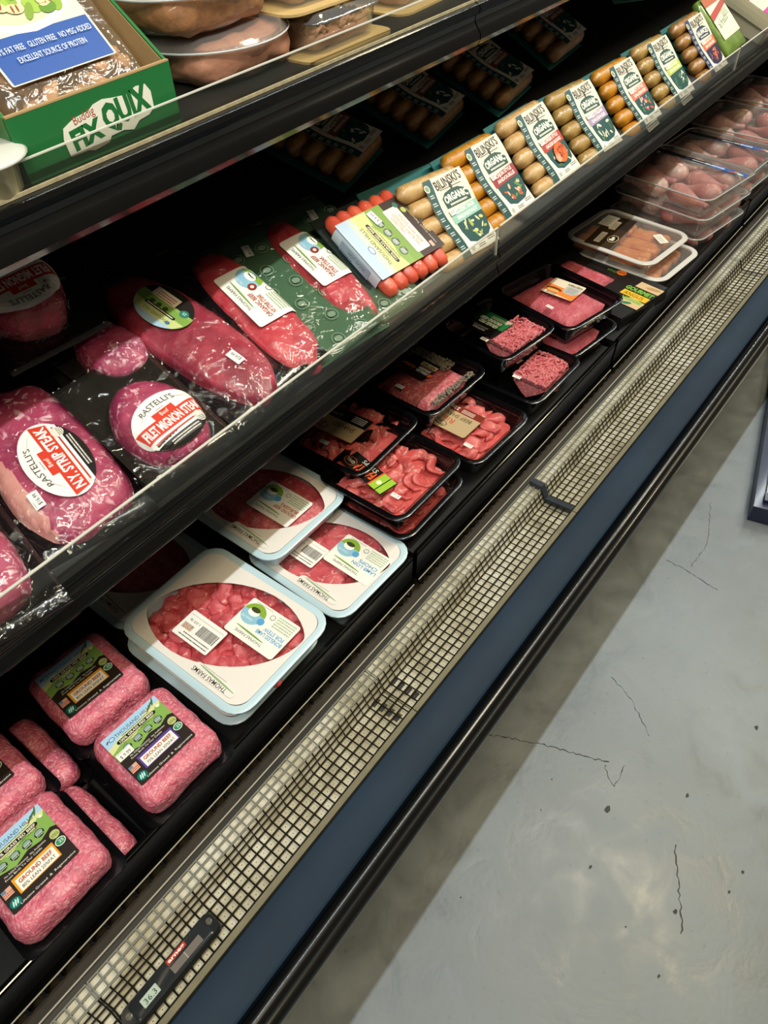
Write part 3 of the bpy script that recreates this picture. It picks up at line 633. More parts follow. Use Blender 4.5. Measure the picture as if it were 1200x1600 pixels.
def lb_pink(t, z):
    label(t, 54, 46, [('p', [(-27, 23), (27, 16), (27, -4), (-27, 0)][::-1], '#e8843a'), ('o', 12, 8, 13, 6, '#7a3a1c'), ('o', 12, 11, 11, 3.5, '#e0a860'), ('f', 2, 20, 22, 2, 3, '#4a2c1c'), ('o', 22, 19, 3.4, 3.4, '#e9e4da'), ('p', [(-25, -14), (-25, 4), (-20, 10), (-6, 10), (-1, 4), (-1, -14)], '#b9b6b0'), ('f', -21, 4, 16, 4, 4, '#8a8884'), ('r', -27, -19, 2, -12, '#e6dcc2'), ('t', 'WESTERN', -12, -18, 5, '#2a2622', {'w': 26, 'b': .04})],
          LM(.018, .004, z, 100) @ Matrix.Scale(1.3, 4), '#e2d2b8', cr=3)
black_pack(at(.632, .522, .541 - .0, 0), 'upper black tray of fajita beef strips with green and orange label', .172, .172, fill='strips', lbl=lb_fajita, pr=('$11.07', -.045, -.045), seed=3)
black_pack(at(.636, .518, DZ, 1), 'lower black tray of beef strips beneath the fajita tray', .172, .172, H=.036, fill='strips', seed=4)
black_pack(at(.658, .628, .553, 2), 'black tray of shaved beef with torn kraft label behind the fajita strips', .172, .178, fill='slices', lbl=lb_shaved, pr=('$ 9.07', -.052, .01), seed=5)
black_pack(at(.826, .507, DZ, -2), 'black tray of rib beef shaved with kraft and rust label', .166, .166, H=.048, fill='slices', lbl=lb_rib, pr=('$10.31', -.05, -.04), seed=6)
GR2 = meat('coarse_grilled_burger', '#e0606a', '#b84450', '#f0b4ac', .62, 70, .6, .4, 160, .3)
wp = black_pack(at(.842, .612, .553, -2), 'black tray of grilled western burgers with navy and cream sticker', .17, .172, fill='ground', lbl=lb_west, fm=GR2, pr=('$ 8.99', -.052, .01), seed=7)
rg = random.Random(5); m = MB()
for k in range(520):
    a = rg.random(); x = .052 + rg.uniform(-.016, .012); y = -.06 + a * .12
    if a < .3: x = -.05 + a / .3 * .11; y = -.062 + rg.uniform(-.006, .006)
    r_ = rg.uniform(.001, .0024); m.add(*rbox(r_ * 2, r_ * 2, r_ * 2, r_ * .7, 2, 0, 1, 0, .0365 + rg.uniform(0, .003))); m.v[-26:] = [(p[0] + x, p[1] + y, p[2]) for p in m.v[-26:]]
m.build('crumb_topping', plain('grey_crumbs', '#8f8674', .8, var=.4, scale=200), wp, kind='stuff')
black_pack(at(1.040, .583, .556, -8), 'black tray of grass fed ground beef with green label', .158, .172, fill='strands', ml=.07, my=-.035, mx=.012, mw=.105, lbl=lb_grass, pr=('$ 8.49', -.05, -.012), seed=8)
black_pack(at(1.017, .509, DZ, -1), 'black tray of ground beef with small rust red label in front', .174, .166, H=.048, fill='strands', ml=.075, my=-.03, mx=.022, mw=.10, lbl=lb_orange, pr=('$ 8.99', -.035, -.01), seed=9)
PINKB = meat('pink_patties', '#e46a76', '#d04c5c', '#f09aa0', .64, 40, .4, .4, 260, .3)
black_pack(at(1.212, .546, .551, -12), 'black tray of pink burgers with cream and orange sticker', .172, .205, fill='patty', fm=PINKB, lbl=lb_pink, pr=('$ 9.99', -.05, -.02), seed=11)
black_pack(at(1.187, .532, DZ, -8), 'lower black tray with an orange label under the pink burgers', .165, .2, H=.044, fill='patty', fm=PINKB, lbl=lb_orange, seed=12)

# ------------------------------------------------------------------ white lamb trays
def leaf(a, b, n=40, rot=0, sx=0, sy=0):
    o = []; c, s = math.cos(rot), math.sin(rot)
    for k in range(n):
        t = 2 * math.pi * k / n; u = a * math.cos(t); q = math.sin(t); v = b * math.copysign(abs(q) ** 1.15, q) * (1 - .25 * math.cos(t) ** 6); o.append((sx + u * c - v * s, sy + u * s + v * c))
    return o
def farm_sticker(t, x, y, z, l1, l2, col, drape=None, w=66, h=46, org=False, rot=90, k=1.0):
    it = [('o', 19, -7, 14, 13, '#8fbfd2'), ('p', [p for p in ell(19, -7, 14, 13, 0, 40) if p[1] < -8.0] , '#86a83a'), ('e', 20, -9, 7, 5, 0, '#f4f2ea'), ('e', 20, -12, 6, 3, 0, '#3f4420'),
          ('t', 'THOMAS FARMS', 4, 15, 3.4, '#4a4f44', {'w': 36}), ('e', 6, 12, 20, 1.0, -3, '#7c9a4a'), ('t', l1, -14, 3.5, 4.6, col, {'w': 34, 'b': .02}), ('t', l2, -16, -2.4, 4.6, col, {'w': 26, 'b': .02}),
          ('f', -30, -8, 24, 5, 3, '#a8b89a'), ('o', -1, -15, 3.4, 3.2, '#8a8f86'), ('o', -1, -15, 2.6, 2.4, '#e8e6de'), ('f', 4, -21, 22, 1, 1.8, '#b0b6a4')]
    if org: it += [('t', 'ORGANIC', 22, 2, 3.4, '#e6eef0', {'w': 14}), ('o', 8, -2, 4.5, 4.5, '#8f2f2c'), ('o', 8, -2, 2, 2, '#e8d8c8')]
    else: it += [('t', 'GRASS FED', 22, -1.5, 2.8, '#e6eef0', {'w': 15}), ('o', 6, -4, 4.2, 4, '#5aa0d0')]
    label(t, w, h, it, LM(x, y, z, rot) @ Matrix.Scale(k, 4), '#efece2', cr=3, name='farm_sticker', drape=drape)
def white_pack(M, lab, W, L, fill, H=.042, l1='', l2='', col='#5f9fcf', full=True, st=(.018, -.03), sc=(-.02, .0), seed=1, wrot=.40, nochunk=0):
    t = thing('lamb_tray' if fill != 'burger' else 'burger_tray', lab, 'meat tray', M, 'white printed meat trays')
    tray_mesh(W, L, H, .03, .011).build('tray', WHITE_T, t, 'auto')
    if full:
        rg = random.Random(seed)
        MB().loft([[(x, y, .005) for x, y, z in rr(W - .05, L - .05, .02)], [(x, y, H - .016) for x, y, z in rr(W - .032, L - .032, .022)]]).build('meat_bed', LAMB, t)
        if fill == 'chunks':
            src = []
            for k in range(5):
                b = MB(); b.add(*rbox(.031, .025, .015, .006, 6, .007, 60, seed + k)); src.append(b.build('meat_chunk', LAMB, t, True))
            u = 0
            for i in range(6):
                for j in range(8):
                    if i in (0, 5) and j in (0, 7): continue
                    o = src[u % 5] if u < 5 else src[rg.randrange(5)].copy()
                    if u >= 5: C.objects.link(o)
                    u += 1
                    o.location = (-W / 2 + .026 + (W - .052) * i / 5 + rg.uniform(-.005, .005), -L / 2 + .026 + (L - .052) * j / 7 + rg.uniform(-.005, .005), H - .022 + rg.uniform(-.002, .0035)); o.rotation_euler = (rg.uniform(-.3, .3), rg.uniform(-.3, .3), rg.uniform(0, 6.28)); k_ = rg.uniform(.8, 1.1); o.scale = (k_, k_, .9)
        elif fill == 'chops':
            for i in range(3):
                b = MB(); b.add(*rbox(.058, .085, .022, .010, 8, .005, 40, seed + i)); o = b.build('lamb_chop', LAMB, t, True); o.location = (-.045 + .046 * i, -.012 + .012 * (i % 2), H - .0265); o.rotation_euler = (0, .1, .25)
                bone = MB().tube([(0, .03, .012), (.004, .0, .016), (-.002, -.036, .013)], [.004, .003, .0045], 8).build('bone', FAT, o, True)
        else:
            for sy in (-1, 1):
                b = MB(); b.add(*rbox(.092, .092, .02, .0095, 9, .002, 80, seed)); o = b.build('beef_patty', GROUND2, t, True); o.location = (0, sy * .05, H - .0245)
    # printed lid with a leaf-shaped window
    n = 40; per = []
    outer = rr(W - .0205, L - .0205, .022, 9); outer = [(x, y) for x, y, z in outer]
    win = leaf((L - .008) / 2, (W - .054) / 2, n, math.pi / 2 + wrot)
    # match loops by angle
    outer.sort(key=lambda p: math.atan2(p[1] / L, p[0] / W)); win.sort(key=lambda p: math.atan2(p[1] / L, p[0] / W))
    m = MB(); m.loft([[(x, y, H + .0003) for x, y in outer], [(x, y, H + .0006) for x, y in win]], False, False); lid = m.build('printed_lid', LID, t)
    MB().add([(x, y, H + .0004) for x, y in win], [tuple(range(n))]).build('window_film', FILM, t)
    z = H + .0008
    label(t, 76, 15, [('t', 'THOMAS FARMS', 6, .5, 6.6, '#46413a', {'w': 60, 'b': .01}), ('e', -2, -2.5, 34, 1.3, -4, '#8ba878'), ('f', -16, -7, 44, 1, 2, '#a39c90')], LM(-W / 2 + .0235, -L / 2 + .066, z, 90), '#e6dfd8', cr=7, name='brand_print')
    if full:
        if l1: farm_sticker(t, st[0], st[1], z, l1, l2, col, k=1.32)
        if sc: label(t, 50, 32, [('f', -22, 12, 40, 1, 2.4, '#4a4640'), ('f', -22, 8.5, 36, 1, 2.4, '#4a4640'), ('p', [(8, -1), (22, -1), (22, 6), (8, 6)], '#c9b6a4'), ('t', 'SAVE', 15, 3, 2.6, '#a8432e', {'w': 11}), ('t', '$17.91', 15, -.4, 3, '#6a3a2c', {'w': 11}), ('bar', -22, -7, 24, 12, '#3a3733'), ('t', '1.03 lb', 12, -7, 3, '#5a564f', {'w': 14}), ('r', -23, -11.6, 23, -11.2, '#a8a298')], LM(sc[0], sc[1], z, 90) @ Matrix.Scale(1.32, 4), '#edeae4', cr=2, name='scale_label')
    return t
white_pack(at(.278, .533, .519, 1), 'upper white tray of boneless diced lamb with scale label in front', .184, .236, 'chunks', H=.046, l1='BONELESS LAMB', l2='FOR STEW', st=(.024, -.048), sc=(-.030, .016), seed=1)
white_pack(at(.275, .547, .475, 1), 'lower white lamb tray directly beneath the diced lamb tray', .184, .228, 'chunks', full=False, H=.0435)
white_pack(at(.474, .522, .475, -1), 'white tray of lamb loin chops at the front beside the fajita strips', .170, .204, 'chops', H=.055, l1='LAMB LOIN', l2='CHOPS', st=(.016, -.045), sc=(-.018, .032), seed=4)
white_pack(at(.471, .646, .531, 0), 'white tray of ground beef burgers resting behind the loin chops', .178, .206, 'burger', H=.044, l1='GROUND BEEF', l2='BURGERS', col='#c0503c', st=(.006, -.028), sc=None, seed=6)
white_pack(at(.285, .775, .475, 0), 'white tray in shadow under the shelf behind the diced lamb', .180, .226, 'burger', sc=None)

# ================================================================== lower deck, far half
# sleeve box of burgers, black and kraft
g = thing('burger_sleeve_box', 'black and kraft sleeve box reading gourmet angus with an orange price dot', 'burger box', at(1.397, .546, DZ, -10))
MB().add(*rbox(.168, .25, .030, .003, 4)).build('sleeve', plain('black_sleeve_card', '#191817', .45), g)
o = MB(); o.add(*rbox(.10, .125, .034, .006, 10, .001, 60, 2)); o = o.build('patties', PINKB, g, True); o.location = (-.02, .035, 0)
MB().box(-.075, .035, -.03, .10, .0335, .0342).build('window_film', FILM, g)
label(g, 120, 82, [('p', [(8, -41), (60, -41), (60, -18), (34, -12), (8, -30)], '#d2b48a'), ('r', 6, -14, 58, 2, '#e8b62c'), ('t', 'GOURMET', 30, 6, 11, '#79b43c', {'w': 54, 'b': .05}), ('t', 'ANGUS', 30, -11, 10, '#3a2a12', {'w': 38}), ('t', 'VEGGIE', 36, -25, 8, '#79b43c', {'w': 40, 'b': .05}),
                   ('e', 34, -34, 9, 4, 25, '#2f7a58'), ('r', 14, 21, 60, 41, '#d2b48a'), ('e', 44, 32, 14, 5, 10, '#b58f62'), ('t', 'GRND BEEF', -38, 34, 6, '#79b43c', {'w': 36})],
      LM(.012, -.055, .0303, -90) @ Matrix.Scale(1.22, 4), '#191817', cr=1, name='front_print')
label(g, 22, 22, [('t', '$6.99', 0, -3, 6, '#7a2a10', {'w': 15})], LM(.062, -.020, .0312, -90), '#f0762c', outline=[p for p in ell(0, 0, 11.5, 10)], name='price_dot')

def meal_tray(M, lab, full=True):
    t = thing('meal_tray', lab, 'meal tray', M, 'orange meal trays')
    W, L, H = .186, .222, .032
    FR = plain('frosted_white_plastic', '#cfccc6', .35, .2)
    lo = lambda dr, z: [(x, y, z) for x, y, _ in rr(W - 2 * dr, L - 2 * dr, max(.01, .034 - dr), 7)]
    MB().loft([lo(.016, 0), lo(.011, H - .006)], True, False).build('tub', CLEARP, t, True)
    MB().loft([lo(.011, H - .006), lo(.0, H - .004), lo(-.001, H - .0015), lo(.001, H), lo(.011, H), lo(.0125, H - .003)], False, False).build('rim', FR, t, 'auto')
    OR = meat('orange_glazed_cut', '#f29a50', '#da722c', '#fac894', .6, 40, .3, .7, 0, .4)
    for i in range(3):
        b = MB(); b.add(*rbox(.046, .085, .022, .009, 8, .003, 50, i)); o = b.build('orange_fillet', OR, t, True); o.location = (-.048 + .048 * i, -.042 + .004 * i, .003); o.rotation_euler = (0, 0, .2)
        if full:
            o2 = o.copy(); C.objects.link(o2); o2.location = (-.048 + .048 * i, .052, .003)
    MB().add(lo(.012, H + .0002), [tuple(range(32))]).build('lid_film', CLEARP, t)
    if full:
        label(t, 150, 62, [('r', -75, -31, 75, 31, '#3a2a1c'), ('r', 18, -31, 75, 31, '#2a2018'), ('r', -60, 2, -10, 16, '#e6dccb'), ('f', -56, 11, 40, 3, 4, '#8a8070'), ('o', -30, -18, 17, 12, '#d8bf94'), ('o', -30, -18, 15.5, 10.6, '#1c1712'), ('e', -30, -18, 10, 4, 10, '#d8cbb0'), ('e', -36, -14, 5, 3, 40, '#d8cbb0'), ('r', 10, -4, 52, 12, '#e6dccb'), ('f', 14, 6, 30, 3, 4, '#8a8070')],
              LM(-.01, .036, H + .0008, 8), '#3a2a1c', cr=1, name='sleeve')
        label(t, 52, 30, [('f', -22, 8, 40, 4, 5, '#9a9286')], LM(.03, .066, H + .0018, 4), '#ebe4d6', cr=1, name='info_sticker')
        label(t, 40, 20, [('f', -16, 4, 30, 3, 4, '#b0a898')], LM(.030, -.066, H + .0009, 55), '#e9e3d8', cr=1, name='paper_slip')
    return t
meal_tray(at(1.550, .556, .540, -6), 'upper clear tray of orange fillets with dark sleeve and frosted white rim')
meal_tray(at(1.562, .528, DZ, -5), 'lower clear tray with frosted white rim beneath the orange fillets', False)

CHIX = meat('raw_chicken', '#e8b6ac', '#d8948c', '#f4dccc', .55, 26, .2, .8, 0, .4)
CHIXD = meat('raw_chicken_red', '#d89088', '#c06a68', '#ecc4b4', .6, 30, .2, .8, 0, .4)
def drum_mesh(seed):
    rg = random.Random(seed); pr = [(.0001, -.05), (.006, -.0495), (.0075, -.044), (.0065, -.034), (.009, -.02), (.0165, .0), (.0225, .02), (.0225, .034), (.016, .046), (.006, .052), (.0001, .0525)]
    m = MB(); m.loft(lathe(pr, 14)); m.v = [(x * 1.1, z * 1.05, y * .95 + .002 * noise.noise(Vector((x * 60, z * 60, seed)))) for x, y, z in m.v]; return m
def tub(M, lab, name='chicken_tub', H=.045, W=.215, L=.25, n=(4, 2), blue=True, word='DRUMSTICKS', seed=1, fillm=None):
    t = thing(name, lab, 'chicken tub', M, 'clear chicken tubs')
    lo = lambda dr, z: [(x, y, z) for x, y, _ in rr(W - 2 * dr, L - 2 * dr, max(.01, .026 - dr), 6)]
    MB().loft([lo(.016, .0), lo(.010, H - .004), lo(0, H - .003), lo(-.001, H - .001), lo(.002, H), lo(.010, H - .001)], True, False).build('tub', CLEARP, t, 'auto')
    m = MB()
    m.loft([lo(.0005, H - .002), lo(-.0012, H), lo(.0005, H + .0012)], False, False); m.build('rim_edge', plain('bright_clear_rim', '#c7c6c4', .2, .4), t, True)
    src = [drum_mesh(seed + k).build('drumstick', fillm or (CHIX if k % 2 else CHIXD), t, True) for k in range(2)]; u = 0; rg = random.Random(seed)
    for i in range(n[0]):
        for j in range(n[1]):
            o = src[u] if u < 2 else src[rg.randrange(2)].copy()
            if u >= 2: C.objects.link(o)
            o.location = (-W / 2 + .038 + (W - .076) * i / (n[0] - 1), (-.055 if j == 0 else .055) + rg.uniform(-.006, .006), H * .5 - .0005); o.rotation_euler = (rg.uniform(-.08, .08), rg.uniform(-.5, .5), (math.pi if (i + j) % 2 else 0) + rg.uniform(-.25, .25)); u += 1
    MB().add(lo(.009, H - .0002), [tuple(range(28))]).build('lid_film', film('lid_film', '#f0f0ee', .06, .08, .2, .06, '#dedede'), t)
    if blue: label(t, 236, 16, [('r', -118, -8, 30, 8, '#1a1c20'), ('t', word, 38, -3, 7, '#e8ecf2', {'w': 48, 'b': .03}), ('f', -20, -2, 44, 1, 7, '#c9ced8'), ('e', 84, -3, 12, 3, 10, '#b8512c'), ('e', 96, 0, 10, 3, -12, '#c8a04a'), ('e', 104, -4, 8, 3, 0, '#d9d4c0')], LM(W * .30, 0, H + .0006, -90), '#2f5fa8', cr=1, name='blue_label')
    return t
tub(at(1.772, .533, .597, -9), 'top clear tub of chicken drumsticks with a blue label strip', seed=1)
tub(at(1.776, .530, .551, -9), 'middle clear tub in the stack of chicken drumsticks', blue=False, seed=5)
tub(at(1.775, .531, DZ, -9), 'bottom clear tub in the stack of chicken drumsticks', blue=False, seed=7)
tub(at(2.045, .545, .551, -4), 'upper clear tub of chicken wings with blue label strip beyond the drumsticks', word='WINGS', n=(3, 2), seed=9)
tub(at(2.045, .542, DZ, -4), 'lower clear chicken tub under the chicken wings', blue=False, seed=11)
tub(at(2.285, .56, .551, -2), 'upper clear chicken tub at the right edge past the wings', blue=False, n=(3, 2), seed=13)
tub(at(2.285, .558, DZ, -2), 'lower clear chicken tub at the right edge past the wings', blue=False, seed=15)
tub(at(2.53, .56, .551, -2), 'farthest clear chicken tub under the middle shelf at the top right', blue=False, n=(3, 2), seed=17)
tub(at(2.53, .558, DZ, -2), 'farthest lower clear chicken tub at the top right', blue=False, seed=19)

# ================================================================== middle shelf: steaks
def steak(M, lab, BW, BL, board, mw, ml, mx=0, my=0, th=.021, mat=STEAK, fatside=0, seed=1, exp=2.6, lbl=None, taper=.15, grp='vacuum packed steaks', bend=0., cat='steak'):
    t = thing('vacuum_packed_steak', lab, cat, M, grp)
    m = MB(); n = 12; lo = rr(BW, BL, .008, 4)
    vs = []; fs = []
    for j in range(n + 1):
        for i in range(n + 1):
            x, y = (-.5 + i / n) * BW, (-.5 + j / n) * BL; z = .0015 + bend * ((2 * x / BW) ** 2) + .0012 * noise.noise(Vector((x * 25, y * 25, seed))); vs.append((x, y, z))
    N_ = len(vs); fs = [(j * (n + 1) + i, j * (n + 1) + i + 1, (j + 1) * (n + 1) + i + 1, (j + 1) * (n + 1) + i) for j in range(n) for i in range(n)]
    vs += [(x, y, z - .0015) for x, y, z in vs]; fs += [tuple(N_ + q for q in reversed(f)) for f in fs]
    rim = [i for i in range(n + 1)] + [(j + 1) * (n + 1) - 1 for j in range(1, n + 1)] + [n * (n + 1) + i for i in range(n - 1, -1, -1)] + [j * (n + 1) for j in range(n - 1, 0, -1)]
    fs += [(rim[k], rim[k - 1], N_ + rim[k - 1], N_ + rim[k]) for k in range(len(rim))]
    m.add(vs, fs); m.build('board', board, t, True)
    NA, NR = 90, 22
    def outl(a):
        c, s = math.cos(a), math.sin(a); q = (abs(c) ** exp + abs(s) ** exp) ** (-1 / exp); q *= 1 + .06 * noise.noise(Vector((c * 1.9 + seed, s * 1.9, seed * 2.))) + .012 * noise.noise(Vector((c * 6 + seed, s * 6, seed)))
        return q * c * mw / 2 * (1 - taper * s * q), q * s * ml / 2
    def hz(x, y, rough=True):
        a = math.atan2((y - my) / (ml / 2), (x - mx) / (mw / 2)); ox, oy = outl(a); rho = min(1, math.hypot((x - mx), (y - my)) / max(1e-6, math.hypot(ox, oy)))
        return .002 + th * max(0, 1 - rho ** 7) ** .5 * (1 if not rough else 1 + .18 * noise.noise(Vector((x * 26, y * 26, seed))) + .09 * noise.noise(Vector((x * 70, y * 70, seed))))
    m = MB(); vs = [(mx, my, hz(mx, my))]; fs = []; mis = []
    for r in range(1, NR + 1):
        rho = (r / NR) ** .6
        for k in range(NA):
            ox, oy = outl(2 * math.pi * k / NA); x, y = mx + ox * rho, my + oy * rho; vs.append((x, y, hz(x, y) if r < NR else .001))
    for k in range(NA): fs.append((0, 1 + k, 1 + (k + 1) % NA))
    for r in range(1, NR):
        o = 1 + (r - 1) * NA
        for k in range(NA): fs.append((o + k, o + NA + k, o + NA + (k + 1) % NA, o + (k + 1) % NA))
    m.add(vs, fs)
    if fatside:
        m.m = [1 if (sum(vs[i][0] for i in f) / len(f) - mx) * fatside > mw * .34 + .006 * noise.noise(Vector((vs[f[0]][1] * 40, 0, seed))) else 0 for f in fs]
        m.build('meat', [mat, FAT], t, True)
    else: m.build('meat', mat, t, True)
    # clear film pouch lying over the meat and board
    vs = []; n = 22
    for j in range(n + 1):
        for i in range(n + 1):
            x, y = (-.5 + i / n) * BW * .99, (-.5 + j / n) * BL * .99; z = max(hz(x, y), .0035 + bend * ((2 * x / BW) ** 2)) + .0012 + .0012 * noise.noise(Vector((x * 90, y * 90, seed + 9))); vs.append((x, y, z))
    MB().add(vs, [(j * (n + 1) + i, j * (n + 1) + i + 1, (j + 1) * (n + 1) + i + 1, (j + 1) * (n + 1) + i) for j in range(n) for i in range(n)]).build('film_pouch', film('pouch_film', '#f4f2f0', .03, .07, .95), t, True)
    if lbl: lbl(t, lambda x, y: hz(x, y, False) + .0036)
    return t
def oval_label(text, w=92, h=64):
    def f(t, dr, x=0, y=0, rot=0, sc=1, pr=None):
        cutp = [p for p in ell(0, 0, w / 2, h / 2, 0, 48) if p[1] < -.22 * h - .0 * p[0]]
        it = [('p', cutp, '#1b1715'), ('p', [(-w * .40, -h * .30), (w * .40, -h * .30), (w * .44, -h * .22), (-w * .44, -h * .22)], '#f2efe8'), ('p', [(-w * .38, -h * .25), (w * .38, -h * .25), (w * .39, -h * .22), (-w * .39, -h * .22)], '#c8402c'),
              ('p', [(-w * .44, -h * .17), (w * .44, -h * .17), (w * .485, h * .09), (-w * .485, h * .09)], '#c93a28'), ('r', -w * .16, h * .08, w * .16, h * .2, '#c93a28'), ('t', 'Beef', 0, h * .10, h * .075, '#f4e6da', {'w': w * .12}),
              ('t', text, 0, -h * .125, h * .17, '#f6efe6', {'w': w * .86, 'b': .03}), ('t', "RASTELLI'S", 0, h * .30, h * .105, '#3f3b38', {'w': w * .52, 'arc': h * .06}), ('f', -w * .06, h * .23, w * .12, 1, 1.6, '#8a8680'),
              ('f', -w * .22, -h * .36, w * .44, 2, 3, '#d8d2c8'), ('f', -w * .34, -h * .245, w * .6, 1, 1.6, '#8a4a3c'), ('o', w * .30, -h * .26, h * .1, h * .1, '#d6d0c4'), ('f', w * .25, -h * .28, w * .1, 3, 2, '#7a766c'),
              ('e', -w * .25, h * .26, w * .12, .5, 40, '#cfcac2'), ('e', w * .3, h * .24, w * .1, .4, -30, '#cfcac2')]
        label(t, w, h, it, LM(x, y, 0, rot) @ Matrix.Scale(sc, 4), '#e9e5de', outline=ell(0, 0, w / 2, h / 2, 0, 48), drape=dr, name='oval_label')
        if pr: price(t, pr[0], pr[1], pr[2], 0, rot, 20, 11, drape=lambda a, b: dr(a, b) + .001)
    return f
NYL = oval_label('N.Y. STRIP STEAK', 100, 66); FIL = oval_label('FILET MIGNON STEAK', 92, 70)
steak(tilt(.075, .085, .004, rot=-8), 'marbled steak cut off by the left edge beside the strip steak', .125, .21, BOARDB, .095, .175, mat=MARBLED, seed=31, lbl=lambda t, d: NYL(t, d, -.02, .04, 90, .7))
steak(tilt(.206, .116, .003, rot=-9), 'large strip steak with pale fat edge and oval red banner label', .125, .225, BOARDB, .112, .205, mat=MARBLED, fatside=-1, seed=3, exp=3.2, lbl=lambda t, d: NYL(t, d, .004, -.020, 90, 1.0, ('$16.99', -.036, -.052)))
steak(tilt(.313, .084, .022, t=20, rot=-2), 'round filet steak with oval red banner label in front', .118, .165, BOARDS, .092, .112, my=-.020, th=.026, mat=MARBLED, seed=5, exp=2.3, taper=.05, lbl=lambda t, d: FIL(t, d, .003, -.036, 4, .95))
steak(tilt(.345, .185, .010, t=20, rot=3), 'filet steak in a shiny pouch tucked behind the round filet', .110, .15, BOARDS, .07, .09, my=-.005, th=.022, mat=MARBLED, seed=6, exp=2.3)
steak(tilt(.300, .275, .030, t=24, rot=178), 'shaded filet steak with upside down oval label at the back left', .125, .16, BOARDB, .10, .115, th=.035, mat=STEAK, seed=7, exp=2.3, lbl=lambda t, d: FIL(t, d, .0, .01, 0, .95))
def th_label(t, dr):
    w, h = 78, 60
    it = [('p', [p for p in ell(0, 0, w / 2, h / 2, 0, 48) if p[1] > 12], '#a8c4d8'), ('p', [(-30, 20), (30, 20), (38, 6), (38, -4), (-38, -4), (-38, 6)], '#c9cf86'), ('p', [p for p in ell(0, 0, w / 2, h / 2, 0, 48) if -6 < p[1] < 10], '#7fa24a'), ('p', [p for p in ell(0, 0, w / 2, h / 2, 0, 48) if p[1] < -6], '#241d18'), ('t', 'THOUSAND HILLS', 0, 13, 4.6, '#3c5160', {'w': 36}),
          ('p', [(a, b + 7) for a, b, _ in rr(46, 4.6, 2.2, 3)], '#171513'), ('f', -20, 6.2, 40, 1, 3, '#e9e2cc'), ('o', -20, 16, 3.4, 2.6, '#4c7396'), ('r', -10, -20, 26, -6, '#ece2cf'), ('f', -6, -9, 26, 3, 3.6, '#b5563c'), ('o', -25, -7, 6, 5.4, '#2f7a68'), ('t', '25', -25, -9, 4, '#d9efe2'), ('o', 16, 2, 3.6, 3, '#35492c'), ('o', 6, 2, 3.6, 3, '#35492c'), ('o', -4, 2, 3.6, 3, '#35492c')]
    label(t, w, h, it, LM(-.018, .038, 0, 90), '#8fae5c', outline=ell(0, 0, w / 2, h / 2, 0, 48), drape=dr, name='oval_label')
    price(t, '$24.99', -.018, -.072, 0, 90, 20, 12, drape=lambda a, b: dr(a, b) + .001)
steak(tilt(.447, .140, .022, t=18, rot=4, roll=-3), 'large boneless steak with green oval label on a wide black tray', .165, .275, BOARDB, .092, .252, mx=-.020, my=-.004, th=.020, mat=STEAK, seed=8, exp=2.7, taper=-.1, lbl=th_label)
def dots(t):
    m = MB(); k = 0
    for j in range(6):
        for i in range(4):
            x, y = -.062 + .04 * i + (.02 if j % 2 else 0), -.1 + .036 * j
            if abs(x) > .078: continue
            ring = [(math.cos(2 * math.pi * q / 16), math.sin(2 * math.pi * q / 16)) for q in range(16)]
            m.loft([[(x + .0095 * a, y + .0095 * b, .0036) for a, b in ring], [(x + .0083 * a, y + .0083 * b, .0036) for a, b in ring]], False, False)
            m.add([(x + .006 * a, y + .0045 * b, .0036) for a, b in ring], [tuple(range(16))])
    m.build('ring_print', plain('pale_green_print', '#86a08a', .4, .5), t)
def tf_lbl(l1, l2, pr, off):
    def f(t, dr):
        farm_sticker(t, -.034 if off == 0 else -.016, .002, 0, l1, l2, '#a5442e', drape=dr, w=72, h=46, org=True, k=1.32)
        price(t, pr, .018 + off, .085, .0045, 75, 20, 11); dots(t)
    return f
steak(tilt(.568, .124, .015, rot=-7, roll=-5), 'strip steak on a green ring-printed card with big cream label', .178, .245, GREENB, .078, .232, mx=-.044, my=-.008, th=.022, mat=STEAK2, seed=9, exp=2.8, lbl=tf_lbl('ORGANIC BEEF', 'NY STRIP STEAK', '$11.99', 0))
steak(tilt(.674, .130, .007, rot=-7, roll=-4), 'strip steak on a green ring-printed card next to the hot dogs', .160, .245, GREENB, .070, .222, mx=-.024, my=-.006, th=.020, mat=STEAK2, seed=10, exp=2.8, lbl=tf_lbl('ORGANIC BEEF', 'STRIP STEAK', '$10.99', .03))
# ------------------------------------------------------------------ hot dogs
hd = thing('hot_dog_pack', 'pack of red hot dogs in a printed paper sleeve', 'hot dogs', tilt(.762, .088, -.002, t=30, rot=-4, y0=.545, z0=.822))
HOT = meat('hot_dog_red', '#e0603f', '#c8452c', '#ee9a78', .72, 30, .1, 1, 0, .3)
nd = 6
for i in range(nd):
    x = -.056 + .0224 * i; P = []; R_ = []
    for k in range(11):
        y = -.071 + .142 * [0, .05, .2, .3, .4, .5, .6, .7, .8, .95, 1][k]; P.append((x + .001 * math.sin(k + i), y, .0135)); R_.append(.0118 * (.55 if k in (0, 10) else .93 if k in (1, 9) else 1))
    MB().tube(P, R_, 12).build('hot_dog', HOT, hd, True)
MB().add(*rbox(.150, .17, .003, .001, 3)).build('backing_card', plain('dark_card', '#1c2a26', .4, .4), hd)
prof = []
for x, y, z in rr(.138, .0275, .010, 5): prof.append((x, y + .0139))
b = MB().loft([[(x, -.047, z) for x, z in prof], [(x, .047, z) for x, z in prof]], False, False).build('paper_sleeve', ink('#c9d6e2'), hd, True)
